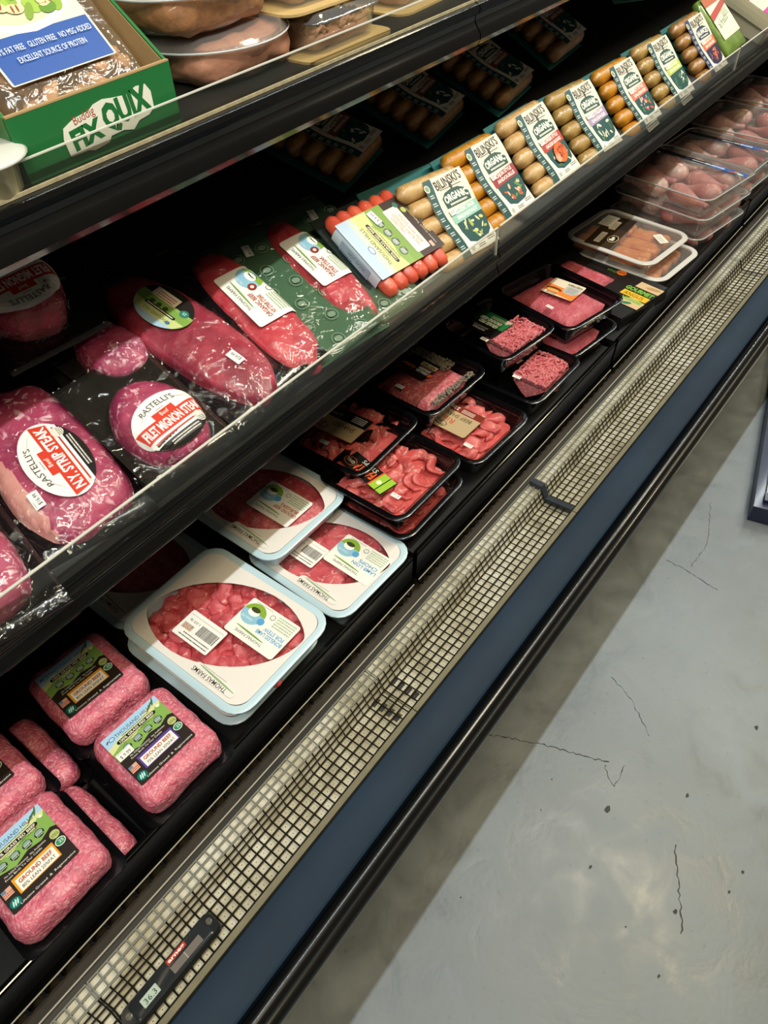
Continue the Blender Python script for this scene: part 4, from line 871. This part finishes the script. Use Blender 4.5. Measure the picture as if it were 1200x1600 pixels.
label(hd, 100, 136, [('r', -50, 44, 50, 66, '#b9cbdc'), ('r', -50, 34, 50, 48, '#c9d2c4'), ('r', -50, 6, 50, 38, '#d8d68e'), ('p', [(-50, -8), (-50, 10), (-30, 14), (-10, 8), (20, 15), (50, 10), (50, -8)], '#8aa850'), ('r', -50, -22, 50, -2, '#7f9f48'), ('r', -50, -68, 50, -20, '#38231a'),
                     ('t', 'THOUSAND HILLS', -4, 33, 6.4, '#3b4c58', {'w': 66}), ('o', -6, 47, 7, 4.4, '#4c76a0'), ('o', -6, 47, 5.8, 3.4, '#c9d8e6'), ('f', -26, 28, 50, 1, 2.4, '#7a7a50'), ('p', [(a - 4, q + 23) for a, q, _ in rr(70, 6, 2.9, 4)], '#1d1a16'), ('t', '100% GRASS FED BEEF', -4, 21.2, 3.6, '#e9e2c8', {'w': 62, 'b': .02}), ('t', 'REGENERATIVE AGRICULTURE', -4, 15, 2.6, '#4a4a2a', {'w': 60})] +
      [q for i in range(4) for q in (('o', -28 + 17 * i, 2, 7, 6.6, '#4a5048'), ('o', -28 + 17 * i, 3.5, 5.4, 3.4, '#9aa89c'), ('f', -33 + 17 * i, 1, 10, 2, 2.4, '#e0e2d2'))] +
      [('p', [(a - 2, q - 30) for a, q, _ in rr(78, 28, 2.5, 4)], '#f1e8d4'), ('t', 'UNCURED', 8, -25, 5.4, '#b5543c', {'w': 30}), ('t', 'HICKORY SMOKED', -2, -32, 5.4, '#b5543c', {'w': 58}), ('t', 'BEEF HOT DOGS', -4, -39.5, 5.4, '#b5543c', {'w': 52}), ('o', 38, -44, 5, 4.4, '#2f6f62'), ('o', 26, -51, 5, 4.4, '#a8b458'), ('t', 'Lifetime Grazed  Regenerative', -8, -58, 3, '#e0d4c4', {'w': 66}), ('r', -44, -52, -34, -46, '#e0a898')],
      LM(.0, 0, .0279, 90), '#c9d6e2', cr=1, name='sleeve_print')
label(hd, 60, 16, [('t', 'HOT DOGS', 4, -2, 6, '#3d3b4c', {'w': 34}), ('f', -28, -7, 26, 2, 3, '#2a3a4c')], Matrix.Translation((-.0695, 0, .014)) @ Matrix.Rotation(math.radians(90), 4, 'Z') @ Matrix.Rotation(math.radians(90), 4, 'X') @ Matrix.Rotation(math.pi, 4, 'Y') @ Matrix.Rotation(math.pi, 4, 'Y') @ Matrix.Rotation(math.pi, 4, 'Y'), '#9fb2c6', cr=1, name='side_print')
price(hd, '$ 8.99', -.004, .034, .0296, 96, 22, 12)

# ------------------------------------------------------------------ sausages
def sausage_mesh(seed, ln=.134, r=.0142):
    loops = []; n = 14
    for k in range(n + 1):
        t = k / n; x = (t - .5) * ln; e = min(t, 1 - t) * ln / r; q = 1 if e > 1 else math.sqrt(max(.0001, 1 - (1 - e) ** 2)); rr_ = r * max(.06, q) * (1 + .05 * noise.noise(Vector((x * 40, seed, 0))))
        loops.append([(x, rr_ * math.cos(2 * math.pi * j / 12), r + rr_ * math.sin(2 * math.pi * j / 12)) for j in range(12)])
    return MB().loft(loops)
def smat(name, base, dark, sp): return meat(name, base, dark, sp, .66, 70, .12, 1, 0, .35)
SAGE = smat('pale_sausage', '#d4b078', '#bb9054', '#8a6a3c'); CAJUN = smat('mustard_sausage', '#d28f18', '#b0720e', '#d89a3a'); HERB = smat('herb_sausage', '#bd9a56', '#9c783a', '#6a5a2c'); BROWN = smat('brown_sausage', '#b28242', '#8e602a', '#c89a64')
def wavy(x, amp, ph, n=14, y0=-62, y1=62): return [(x + amp * math.sin(ph + 6.6 * k / n), y0 + (y1 - y0) * k / n) for k in range(n + 1)]
def sausage_pack(M, lab, mat, dark, ban, bancol, l1, l2, arts, two=False, sticker=None, seed=1, card=TEAL, org='ORGANIC', pr=None):
    t = thing('sausage_pack', lab, 'sausage pack', M, 'sausage packs in a row')
    cw = .172 if two else .142
    MB().add(*rbox(cw, .168 if two else .148, .0025, .001, 4)).build('backing_card', card, t).location = (-.012 if two else 0, .012 if two else .002, -.0255 if two else -.003)
    base = sausage_mesh(seed).build('sausage', mat, t, True); u = 0
    for layer in ((1, 0) if two else (0,)):
        for k in range(5):
            o = base if u == 0 else base.copy()
            if u: C.objects.link(o)
            u += 1; o.location = (rnd.uniform(-.0015, .0015) - .026 * layer, .0575 - .0286 * k - .008 * layer, -.019 * layer); o.rotation_euler = (rnd.uniform(0, 6), 0, rnd.uniform(-.015, .015)); o.rotation_euler[0] = 0
    left = wavy(-44, 4, seed * 0 + 1.0); right = wavy(47, 2.6, 2.2)
    out = left[::-1] + right
    out = [(x, y) for x, y in out][::-1]
    inner = wavy(-27, 4.5, 1.0)
    rg = random.Random(seed)
    it = [('p', left[::-1][:15] + inner, dark), ('p', [(x + 1.6, y) for x, y in inner][::-1] + inner, '#f3eee2'), ('o', -38, 50, 5.4, 5.8, '#e6e6dc'), ('o', -38, 50, 4, 4.3, '#7f9a6a')]
    for k in range(8): it.append(('f', -41 + 4.0 * math.sin(1 + 6.6 * (.82 - k * .095)), 38 - 12 * k, 9, 2, 3.4, '#cfd8cf'))
    it += [('t', "BILINSKI'S", 10, 44, 14, '#2b2722', {'w': 62, 'rot': 4, 'b': .02}), ('f', -16, 40, 50, 1, 3, '#6a6258'), ('e', 10, 42, 3, 6, 0, '#3a3530'),
           ('p', [(-20, 12), (38, 12), (40, 24), (34, 32), (22, 37), (6, 37.5), (-10, 35), (-20, 28)], '#20483c' if org == 'ORGANIC' else '#1e2a44'), ('t', org, 10, 21.5, 10.5, '#f1ecdc', {'w': 54, 'b': .045, 'arc': 2.4}), ('f', -10, 14.5, 40, 1, 6, '#e2ddcc'),
           ('r', -22, -60, 44, 8, '#f1ecde'), ('p', [(-20, -6), (44, -2), (46, -22), (42, -40), (30, -48), (4, -50), (-12, -44), (-18, -26)], dark if org == 'ORGANIC' else '#2a2340'),
           ('p', [(-22, -13), (46, -9), (46, 10), (-22, 5)], bancol), ('t', l1, 14, 1.2, 5.6, '#f4eee0', {'w': 46, 'rot': 2.5, 'b': .03}), ('t', l2, 14, -7.4, 5.6, '#f4eee0', {'w': 50, 'rot': 2.5, 'b': .03})]
    for k in range(16): it.append(('e', rg.uniform(-10, 38), rg.uniform(-43, -16), rg.uniform(3, 7), rg.uniform(1.4, 2.8), rg.uniform(0, 180), rg.choice(arts)))
    it += [('o', -14, -55, 4, 4, '#b9b4a8'), ('f', 0, -55, 16, 2, 3, '#7a756a'), ('f', 24, -51, 18, 2, 3, '#7a756a')]
    label(t, 96, 124, it, LM(.016, -.002, .0288) , '#ebdfc6', outline=out, name='label', seed=seed)
    label(t, 13, 9, [('f', -5, 1, 10, 2, 2.4, '#8a857a')], LM(.0, .003, .0312, 4), '#f0ece2', cr=.6, name='code_sticker')
    if sticker: label(t, 40, 36, [('o', -13, -4, 8, 8, '#f08a6a'), ('f', -18, -3, 10, 3, 3, '#f4c8a8'), ('t', '$7', 0, -7, 17, '#7a2410', {'w': 14, 'b': .02}), ('t', '99', 12, 0, 10, '#7a2410', {'w': 9, 'b': .02})], LM(.031, -.027, .0316, 8), '#f2641e', outline=ell(0, 0, 18.5, 16.5, 20, 28), name='price_dot')
    if pr: label(t, 50, 12, [('f', -22, 1, 44, 2, 4, '#8a857a')], LM(.012, -.0715, .030, 3), '#d8d5cc', cr=.5, name='date_sticker')
    return t
GR = ['#c9c46a', '#a8b058', '#7fa05a', '#d9d8a8']; RD = ['#d8563a', '#c9a8c0', '#5a8a4a', '#e0b890']; WT = ['#e6e0cc', '#5f8a4c', '#d8d4b8', '#3f6a44']; OG = ['#e8744a', '#f0b89a', '#5a4a6a', '#d85a34']
sp = lambda x, s, rot, dz=0: tilt(x, s - .010, -.029 + dz, t=45, rot=rot, y0=.545, z0=.835)
DK = '#1c4a48'
sausage_pack(sp(.880, .068, -5, .003), 'pale sage sausage pack in two layers on a teal card nearest the hot dogs', SAGE, DK, '', '#8fbfae', 'CLASSIC SAGE', 'BREAKFAST', GR, two=True, seed=1)
sausage_pack(sp(1.013, .078, -1, -.006), 'mustard coloured sausage pack with crimson banner second in the row', CAJUN, DK, '', '#9c2f36', 'CAJUN STYLE', 'ANDOUILLE', RD, seed=2)
sausage_pack(sp(1.160, .080, 0), 'tan sausage pack with an orange price dot', SAGE, DK, '', '#b0382c', 'CAPRESE STYLE', 'CHICKEN SAUSAGE', WT, sticker=True, seed=3)
sausage_pack(sp(1.318, .073, -2), 'herb sausage pack with a lilac banner fourth in the row', HERB, DK, '', '#a890b0', 'MILD ITALIAN', 'SAUSAGE', WT, seed=4)
sausage_pack(sp(1.485, .067, -1), 'mustard coloured sausage pack with a salmon pink banner', CAJUN, DK, '', '#e0705a', 'SPICY STYLE', 'SAUSAGE', RD, seed=5, pr=True)
sausage_pack(sp(1.650, .067, -1), 'speckled sausage pack with a lime green banner', HERB, DK, '', '#b5c452', 'SPINACH GARLIC', 'SAUSAGE', WT, seed=6, pr=True)
last = sausage_pack(sp(1.838, .067, 0), 'brown sausage pack with navy label and orange art at the far end of the row', BROWN, '#27305a', '', '#e0714c', 'BREAKFAST', 'SAUSAGE', OG, seed=7, org='BALANCED')
# darker packs further back on the shelf
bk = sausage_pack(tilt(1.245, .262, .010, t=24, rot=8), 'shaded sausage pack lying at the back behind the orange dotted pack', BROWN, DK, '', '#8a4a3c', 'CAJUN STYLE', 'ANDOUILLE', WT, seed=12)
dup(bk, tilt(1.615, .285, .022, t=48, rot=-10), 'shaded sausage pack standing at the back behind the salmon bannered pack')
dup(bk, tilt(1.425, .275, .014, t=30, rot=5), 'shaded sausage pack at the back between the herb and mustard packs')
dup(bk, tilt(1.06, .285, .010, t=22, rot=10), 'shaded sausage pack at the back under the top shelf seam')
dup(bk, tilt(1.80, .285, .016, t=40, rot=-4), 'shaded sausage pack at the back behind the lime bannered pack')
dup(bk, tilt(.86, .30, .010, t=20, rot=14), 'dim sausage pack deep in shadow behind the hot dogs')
# salad style bag and magenta boxes at the far end
al = thing('chicken_sausage_bag', 'cream and red labelled pouch between the last sausage pack and magenta boxes', 'pouch', tilt(1.985, .075, -.02, t=42, rot=2, y0=.545, z0=.835))
MB().add(*rbox(.12, .14, .022, .010, 8, .002, 40, 3)).build('pouch', plain('green_pouch', '#6f8a3c', .3, .6, var=.5, scale=60), al, True)
label(al, 96, 100, [('r', -48, 30, 48, 50, '#b8561c'), ('p', [(-48, 12), (48, 30), (48, 16), (-48, -4)], '#b23c24'), ('t', 'al fresco', -4, -20, 18, '#2f5a38', {'w': 60, 'rot': 10}), ('f', 4, 6, 36, 4, 4, '#8a9a6a')], LM(.0, .014, .0235, 0), '#e8e2c8', cr=2)
MG = plain('cream_carton', '#cfc4a8', .5, .1)
for i, (x, s, h, rot, lab) in enumerate([(2.165, .085, .028, 4, 'upper cream box with magenta sides at the far end of the shelf'), (2.175, .070, -.004, 2, 'lower cream box with magenta sides at the far end of the shelf')]):
    q = thing('frozen_meal_box', lab, 'box', tilt(x, s, h, t=24, rot=rot), 'magenta sided boxes')
    MB().add(*rbox(.16, .14, .030, .002, 3)).build('carton', MG, q)
    label(q, 156, 136, [('p', [(-78, 68), (-20, 68), (10, 20), (-78, 0)], '#a82c34'), ('t', 'Grill', 30, 30, 24, '#3a2a30', {'w': 60}), ('f', -10, 0, 70, 4, 8, '#8aa05c'), ('r', -78, -68, 78, -40, '#b8408a'), ('r', 56, -68, 78, 68, '#b8408a'), ('t', 'STYLE', 0, -61, 12, '#f0e2ea', {'w': 60})], LM(0, 0, .0302, 0), '#e2dcc0', cr=1, name='box_print')

# ================================================================== top shelf
KRF = plain('kraft_inside', '#b08f60', .7, var=.15, scale=50); GRN = plain('green_carton', '#1f6b35', .42, .15, var=.08)
bx = thing('carton_tray', 'green display carton holding a chicken strips bag on the top shelf', 'carton', at(.372, .612, 1.1302, 0))
def panel(nm, pts, th, axis, par):
    m = MB(); n = len(pts)
    f = lambda p, d: (p[0], d, p[1]) if axis == 'y' else (d, p[0], p[1])
    m.loft([[f(p, th[0]) for p in pts], [f(p, th[1]) for p in pts]]); o = m.build(nm, [GRN], par); return o
panel('front_panel', [(-.082, 0), (.082, 0), (.083, .051), (-.083, .051)], (0, .003), 'y', bx)
for sx in (-1, 1): panel('side_panel', [(.003, 0), (.20, 0), (.20, .16), (.09, .11), (.003, .051)], (sx * .082 - .0015, sx * .082 + .0015), 'x', bx)
panel('back_panel', [(-.082, 0), (.082, 0), (.082, .16), (-.082, .16)], (.20, .203), 'y', bx)
MB().box(-.08, .08, .003, .2, 0, .003).build('bottom_panel', KRF, bx)
for sx in (-1, 1):
    m = MB(); m.loft([[(sx * .080, y, z) for y, z in [(.004, .003), (.199, .003), (.199, .159), (.09, .109), (.004, .050)]], [(sx * .0795, y, z) for y, z in [(.004, .003), (.199, .003), (.199, .159), (.09, .109), (.004, .050)]]]); m.build('kraft_lining', KRF, bx)
MB().box(-.0825, .0825, -.0002, .0034, .0508, .0522).build('kraft_edge', KRF, bx)
XF = Matrix.Translation((0, -.0004, .026)) @ Matrix.Rotation(math.radians(90), 4, 'X')
label(bx, 104, 40, [('t', 'FIX', -27, -10, 15, '#1f6b35', {'w': 32, 'b': .06, 'rot': 4}), ('t', 'QUIX', 18, -5, 19, '#1f6b35', {'w': 52, 'b': .06, 'rot': 4}), ('t', 'Buddig', -24, 8, 7, '#a8442c', {'w': 22, 'rot': 6})],
      XF @ Matrix.Translation((.008, -.002, 0)) @ Matrix.Rotation(math.radians(2), 4, 'Z'), '#e9e4d2', cr=3, name='logo', outline=[(-48, -14), (-30, -15), (-24, -17), (-8, -16), (-4, -12), (10, -12), (20, -15), (28, -10), (40, -9), (47, -5), (48, 8), (44, 15), (34, 16), (22, 13), (8, 15), (-2, 17), (-12, 16), (-18, 13), (-34, 12), (-46, 8), (-49, 0)])
bag = thing('chicken_strips_bag', 'clear bag of cooked chicken strips with a blue and salad picture label', 'bag of chicken', Matrix.Translation((.376, .655, 1.144)) @ Matrix.Rotation(math.radians(42), 4, 'X'))
CK = plain('cooked_chicken', '#d2a27c', .6, .3, var=.3, bump=.5, scale=70)
m = MB(); m.add(*rbox(.142, .19, .040, .016, 12, .003, 40, 4)); m.v = [(x, y + .085, z) for x, y, z in m.v]; m.build('pouch', film('bag_film', '#efe9e0', .05, .12, .8, .12, '#d9c2a8'), bag, True)
src = []
for k in range(4):
    b = MB(); b.add(*rbox(.034, .014, .010, .004, 4, .003, 80, k)); src.append(b.build('chicken_strip', CK, bag, True))
for k in range(60):
    o = src[k] if k < 4 else src[k % 4].copy()
    if k >= 4: C.objects.link(o)
    o.location = (rnd.uniform(-.052, .052), rnd.uniform(.008, .165), rnd.uniform(.012, .028)); o.rotation_euler = (rnd.uniform(-.3, .3), rnd.uniform(-.3, .3), rnd.uniform(0, 3.1))
sal = [('r', -50, -60, 50, -22, '#1f4f9c'), ('o', 0, 14, 52, 38, '#e6e2da'), ('o', 0, 16, 47, 33, '#c9cba8')]
rg = random.Random(3)
for k in range(46): sal.append(('e', rg.uniform(-36, 36), rg.uniform(-8, 42), rg.uniform(5, 10), rg.uniform(3, 6), rg.uniform(0, 180), rg.choice(['#7c9a34', '#9ab848', '#5f8a2c', '#c9c84a', '#8aa83c'])))
for k in range(15):
    x, y, a = rg.uniform(-32, 32), rg.uniform(-4, 38), rg.uniform(-30, 60); sal += [('e', x, y, 8, 4.5, a, '#e0c49a'), ('e', x - 2, y, 1, 3.6, a, '#8a4a20'), ('e', x + 2.5, y, 1, 3.6, a, '#8a4a20')]
sal += [('t', '97% FAT FREE   GLUTEN FREE   NO MSG ADDED', 0, -36, 5.2, '#dfe6f0', {'w': 92}), ('t', 'EXCELLENT SOURCE OF PROTEIN', 0, -46, 5.2, '#dfe6f0', {'w': 66})]
label(bag, 104, 122, sal, Matrix.Translation((-.004, .082, .0432)), '#cfd2c0', cr=2)
label(bag, 34, 24, [('t', 'SCAN HERE', 0, -7, 4, '#e6ecf2', {'w': 26})], Matrix.Translation((.040, .138, .0455)), '#9ab4d0', cr=3, name='scan_sticker')
# round deli tubs
DELI = plain('brown_deli_loaf', '#a06c44', .7, .2, var=.45, bump=.8, scale=90); DELIP = plain('pink_deli_loaf', '#c08468', .65, .2, var=.35, bump=.6, scale=80)
def round_tub(M, lab, mat, seed, fillh=.03):
    t = thing('round_deli_tub', lab, 'deli tub', M, 'round clear deli tubs')
    MB().loft(lathe([(.0001, 0), (.058, 0), (.066, .004), (.074, .030), (.084, .033), (.0845, .0345), (.075, .0355), (.0735, .032), (.065, .0055), (.0001, .002)], 40), False, False).build('tub', CLEARP, t, True)
    MB().loft(lathe([(.085, .0335), (.0857, .0345), (.085, .0356), (.0838, .0345), (.085, .0335)], 40), False, False).build('tub_rim', plain('bright_clear_rim', '#c7c6c4', .2, .4), t, True)
    MB().loft(lathe([(.084, .036), (.078, .043), (.072, .0445), (.0001, .045)], 40), False, False).build('lid', CLEARP, t, True)
    m = MB(); m.add(*rbox(.142, .142, fillh, fillh * .48, 14, .004, 45, seed, .003)); m.v = [(x * (1 - .12 * (y / .071) ** 2), y * (1 - .12 * (x / .071) ** 2), z) for x, y, z in m.v]; m.build('deli_loaf', mat, t, True)
    return t
round_tub(at(.585, .705, 1.1302), 'lower round clear tub of pinkish deli loaf on the top shelf', DELIP, 1, .036)
round_tub(at(.565, .715, 1.177), 'upper round clear tub of brown deli loaf stacked on another tub', DELI, 2, .034)
def kraft_tub(M, lab, seed):
    t = thing('kraft_sleeved_tub', lab, 'deli tub', M, 'kraft sleeved deli tubs')
    MB().loft([[(x, y, 0) for x, y, z in rr(.150, .12, .02, 4)], [(x, y, .0025) for x, y, z in rr(.150, .12, .02, 4)]]).build('kraft_base', plain('kraft_card', '#c4a56c', .65, var=.12), t)
    lo = lambda s, z: [(x, y, z) for x, y, _ in rr(.115 * s, .098 * s, .016, 5)]
    MB().loft([lo(.92, .003), lo(1, .030), lo(1.06, .032), lo(1.06, .034), lo(.98, .035), lo(.95, .040), lo(.9, .041)], False, True).build('tub', CLEARP, t, True)
    PK = plain('pulled_pork', '#a8745c', .6, .3, var=.4, bump=.5, scale=70); rg = random.Random(seed); m = MB()
    m.add(*rbox(.098, .08, .018, .008, 8, .004, 60, seed, .004)); o = m.build('pulled_meat', PK, t, True); m = MB()
    for k in range(46): strand(m, rg, .09, .075, .022, 0, 0)
    m.v = m.v; m.build('meat_shreds', PK, o, True, kind='stuff')
    m = MB(); lo2 = [(-.062, .004), (-.06, .036), (.06, .043), (.064, .004)]
    m.loft([[(x, y, z + .0006) for x, z in ((-.058, .0365), (.058, .0435))] + [(x, y, z) for x, z in ((.058, .0425), (-.058, .0355))] for y in (-.006, .046)]); m.build('yellow_sleeve', plain('yellow_sleeve_card', '#c9a024', .5), t)
    return t
kraft_tub(at(.712, .668, 1.1302, 2), 'clear tub of pulled meat on a kraft base with yellow sleeve edge', 1)
kraft_tub(at(.705, .682, 1.1735, -2), 'second kraft tub stacked on top of the pulled meat tub', 2)
kraft_tub(at(.905, .70, 1.1302, 4), 'kraft tub set back at the top edge beside the shelf seam', 3)
kraft_tub(at(1.10, .70, 1.1302, 2), 'far kraft tub on the top shelf beyond the seam', 4)
cup = thing('dip_cup', 'white rimmed cup cut off at the left edge by the green carton', 'cup', at(.262, .622, 1.1302))
MB().loft(lathe([(.0001, 0), (.021, 0), (.024, .003), (.026, .024), (.034, .027), (.0345, .0285), (.0265, .0295), (.0001, .030)], 28), False, False).build('cup_body', plain('ivory_cup', '#c9bd94', .4, .3), cup, True)
MB().loft(lathe([(.0345, .0276), (.037, .0292), (.0345, .031), (.028, .034), (.0001, .0345)], 28), False, False).build('lid', plain('milky_lid', '#cfcdc4', .3, .4), cup, True)
pk2 = thing('yellow_topped_pack', 'small clear pack with yellow top edge above the dip cup at the left', 'pack', at(.262, .665, 1.1302, 8))
MB().loft([[(x, y, 0) for x, y, z in rr(.03, .05, .006)], [(x, y, .055) for x, y, z in rr(.05, .07, .006)]]).build('pouch', plain('peach_pack', '#c9a080', .4, .5, var=.2), pk2, True)
MB().loft([[(x, y, .055) for x, y, z in rr(.054, .074, .006)], [(x, y, .059) for x, y, z in rr(.054, .074, .006)]]).build('lid', plain('yellow_lid', '#d8c020', .4, .4), pk2)
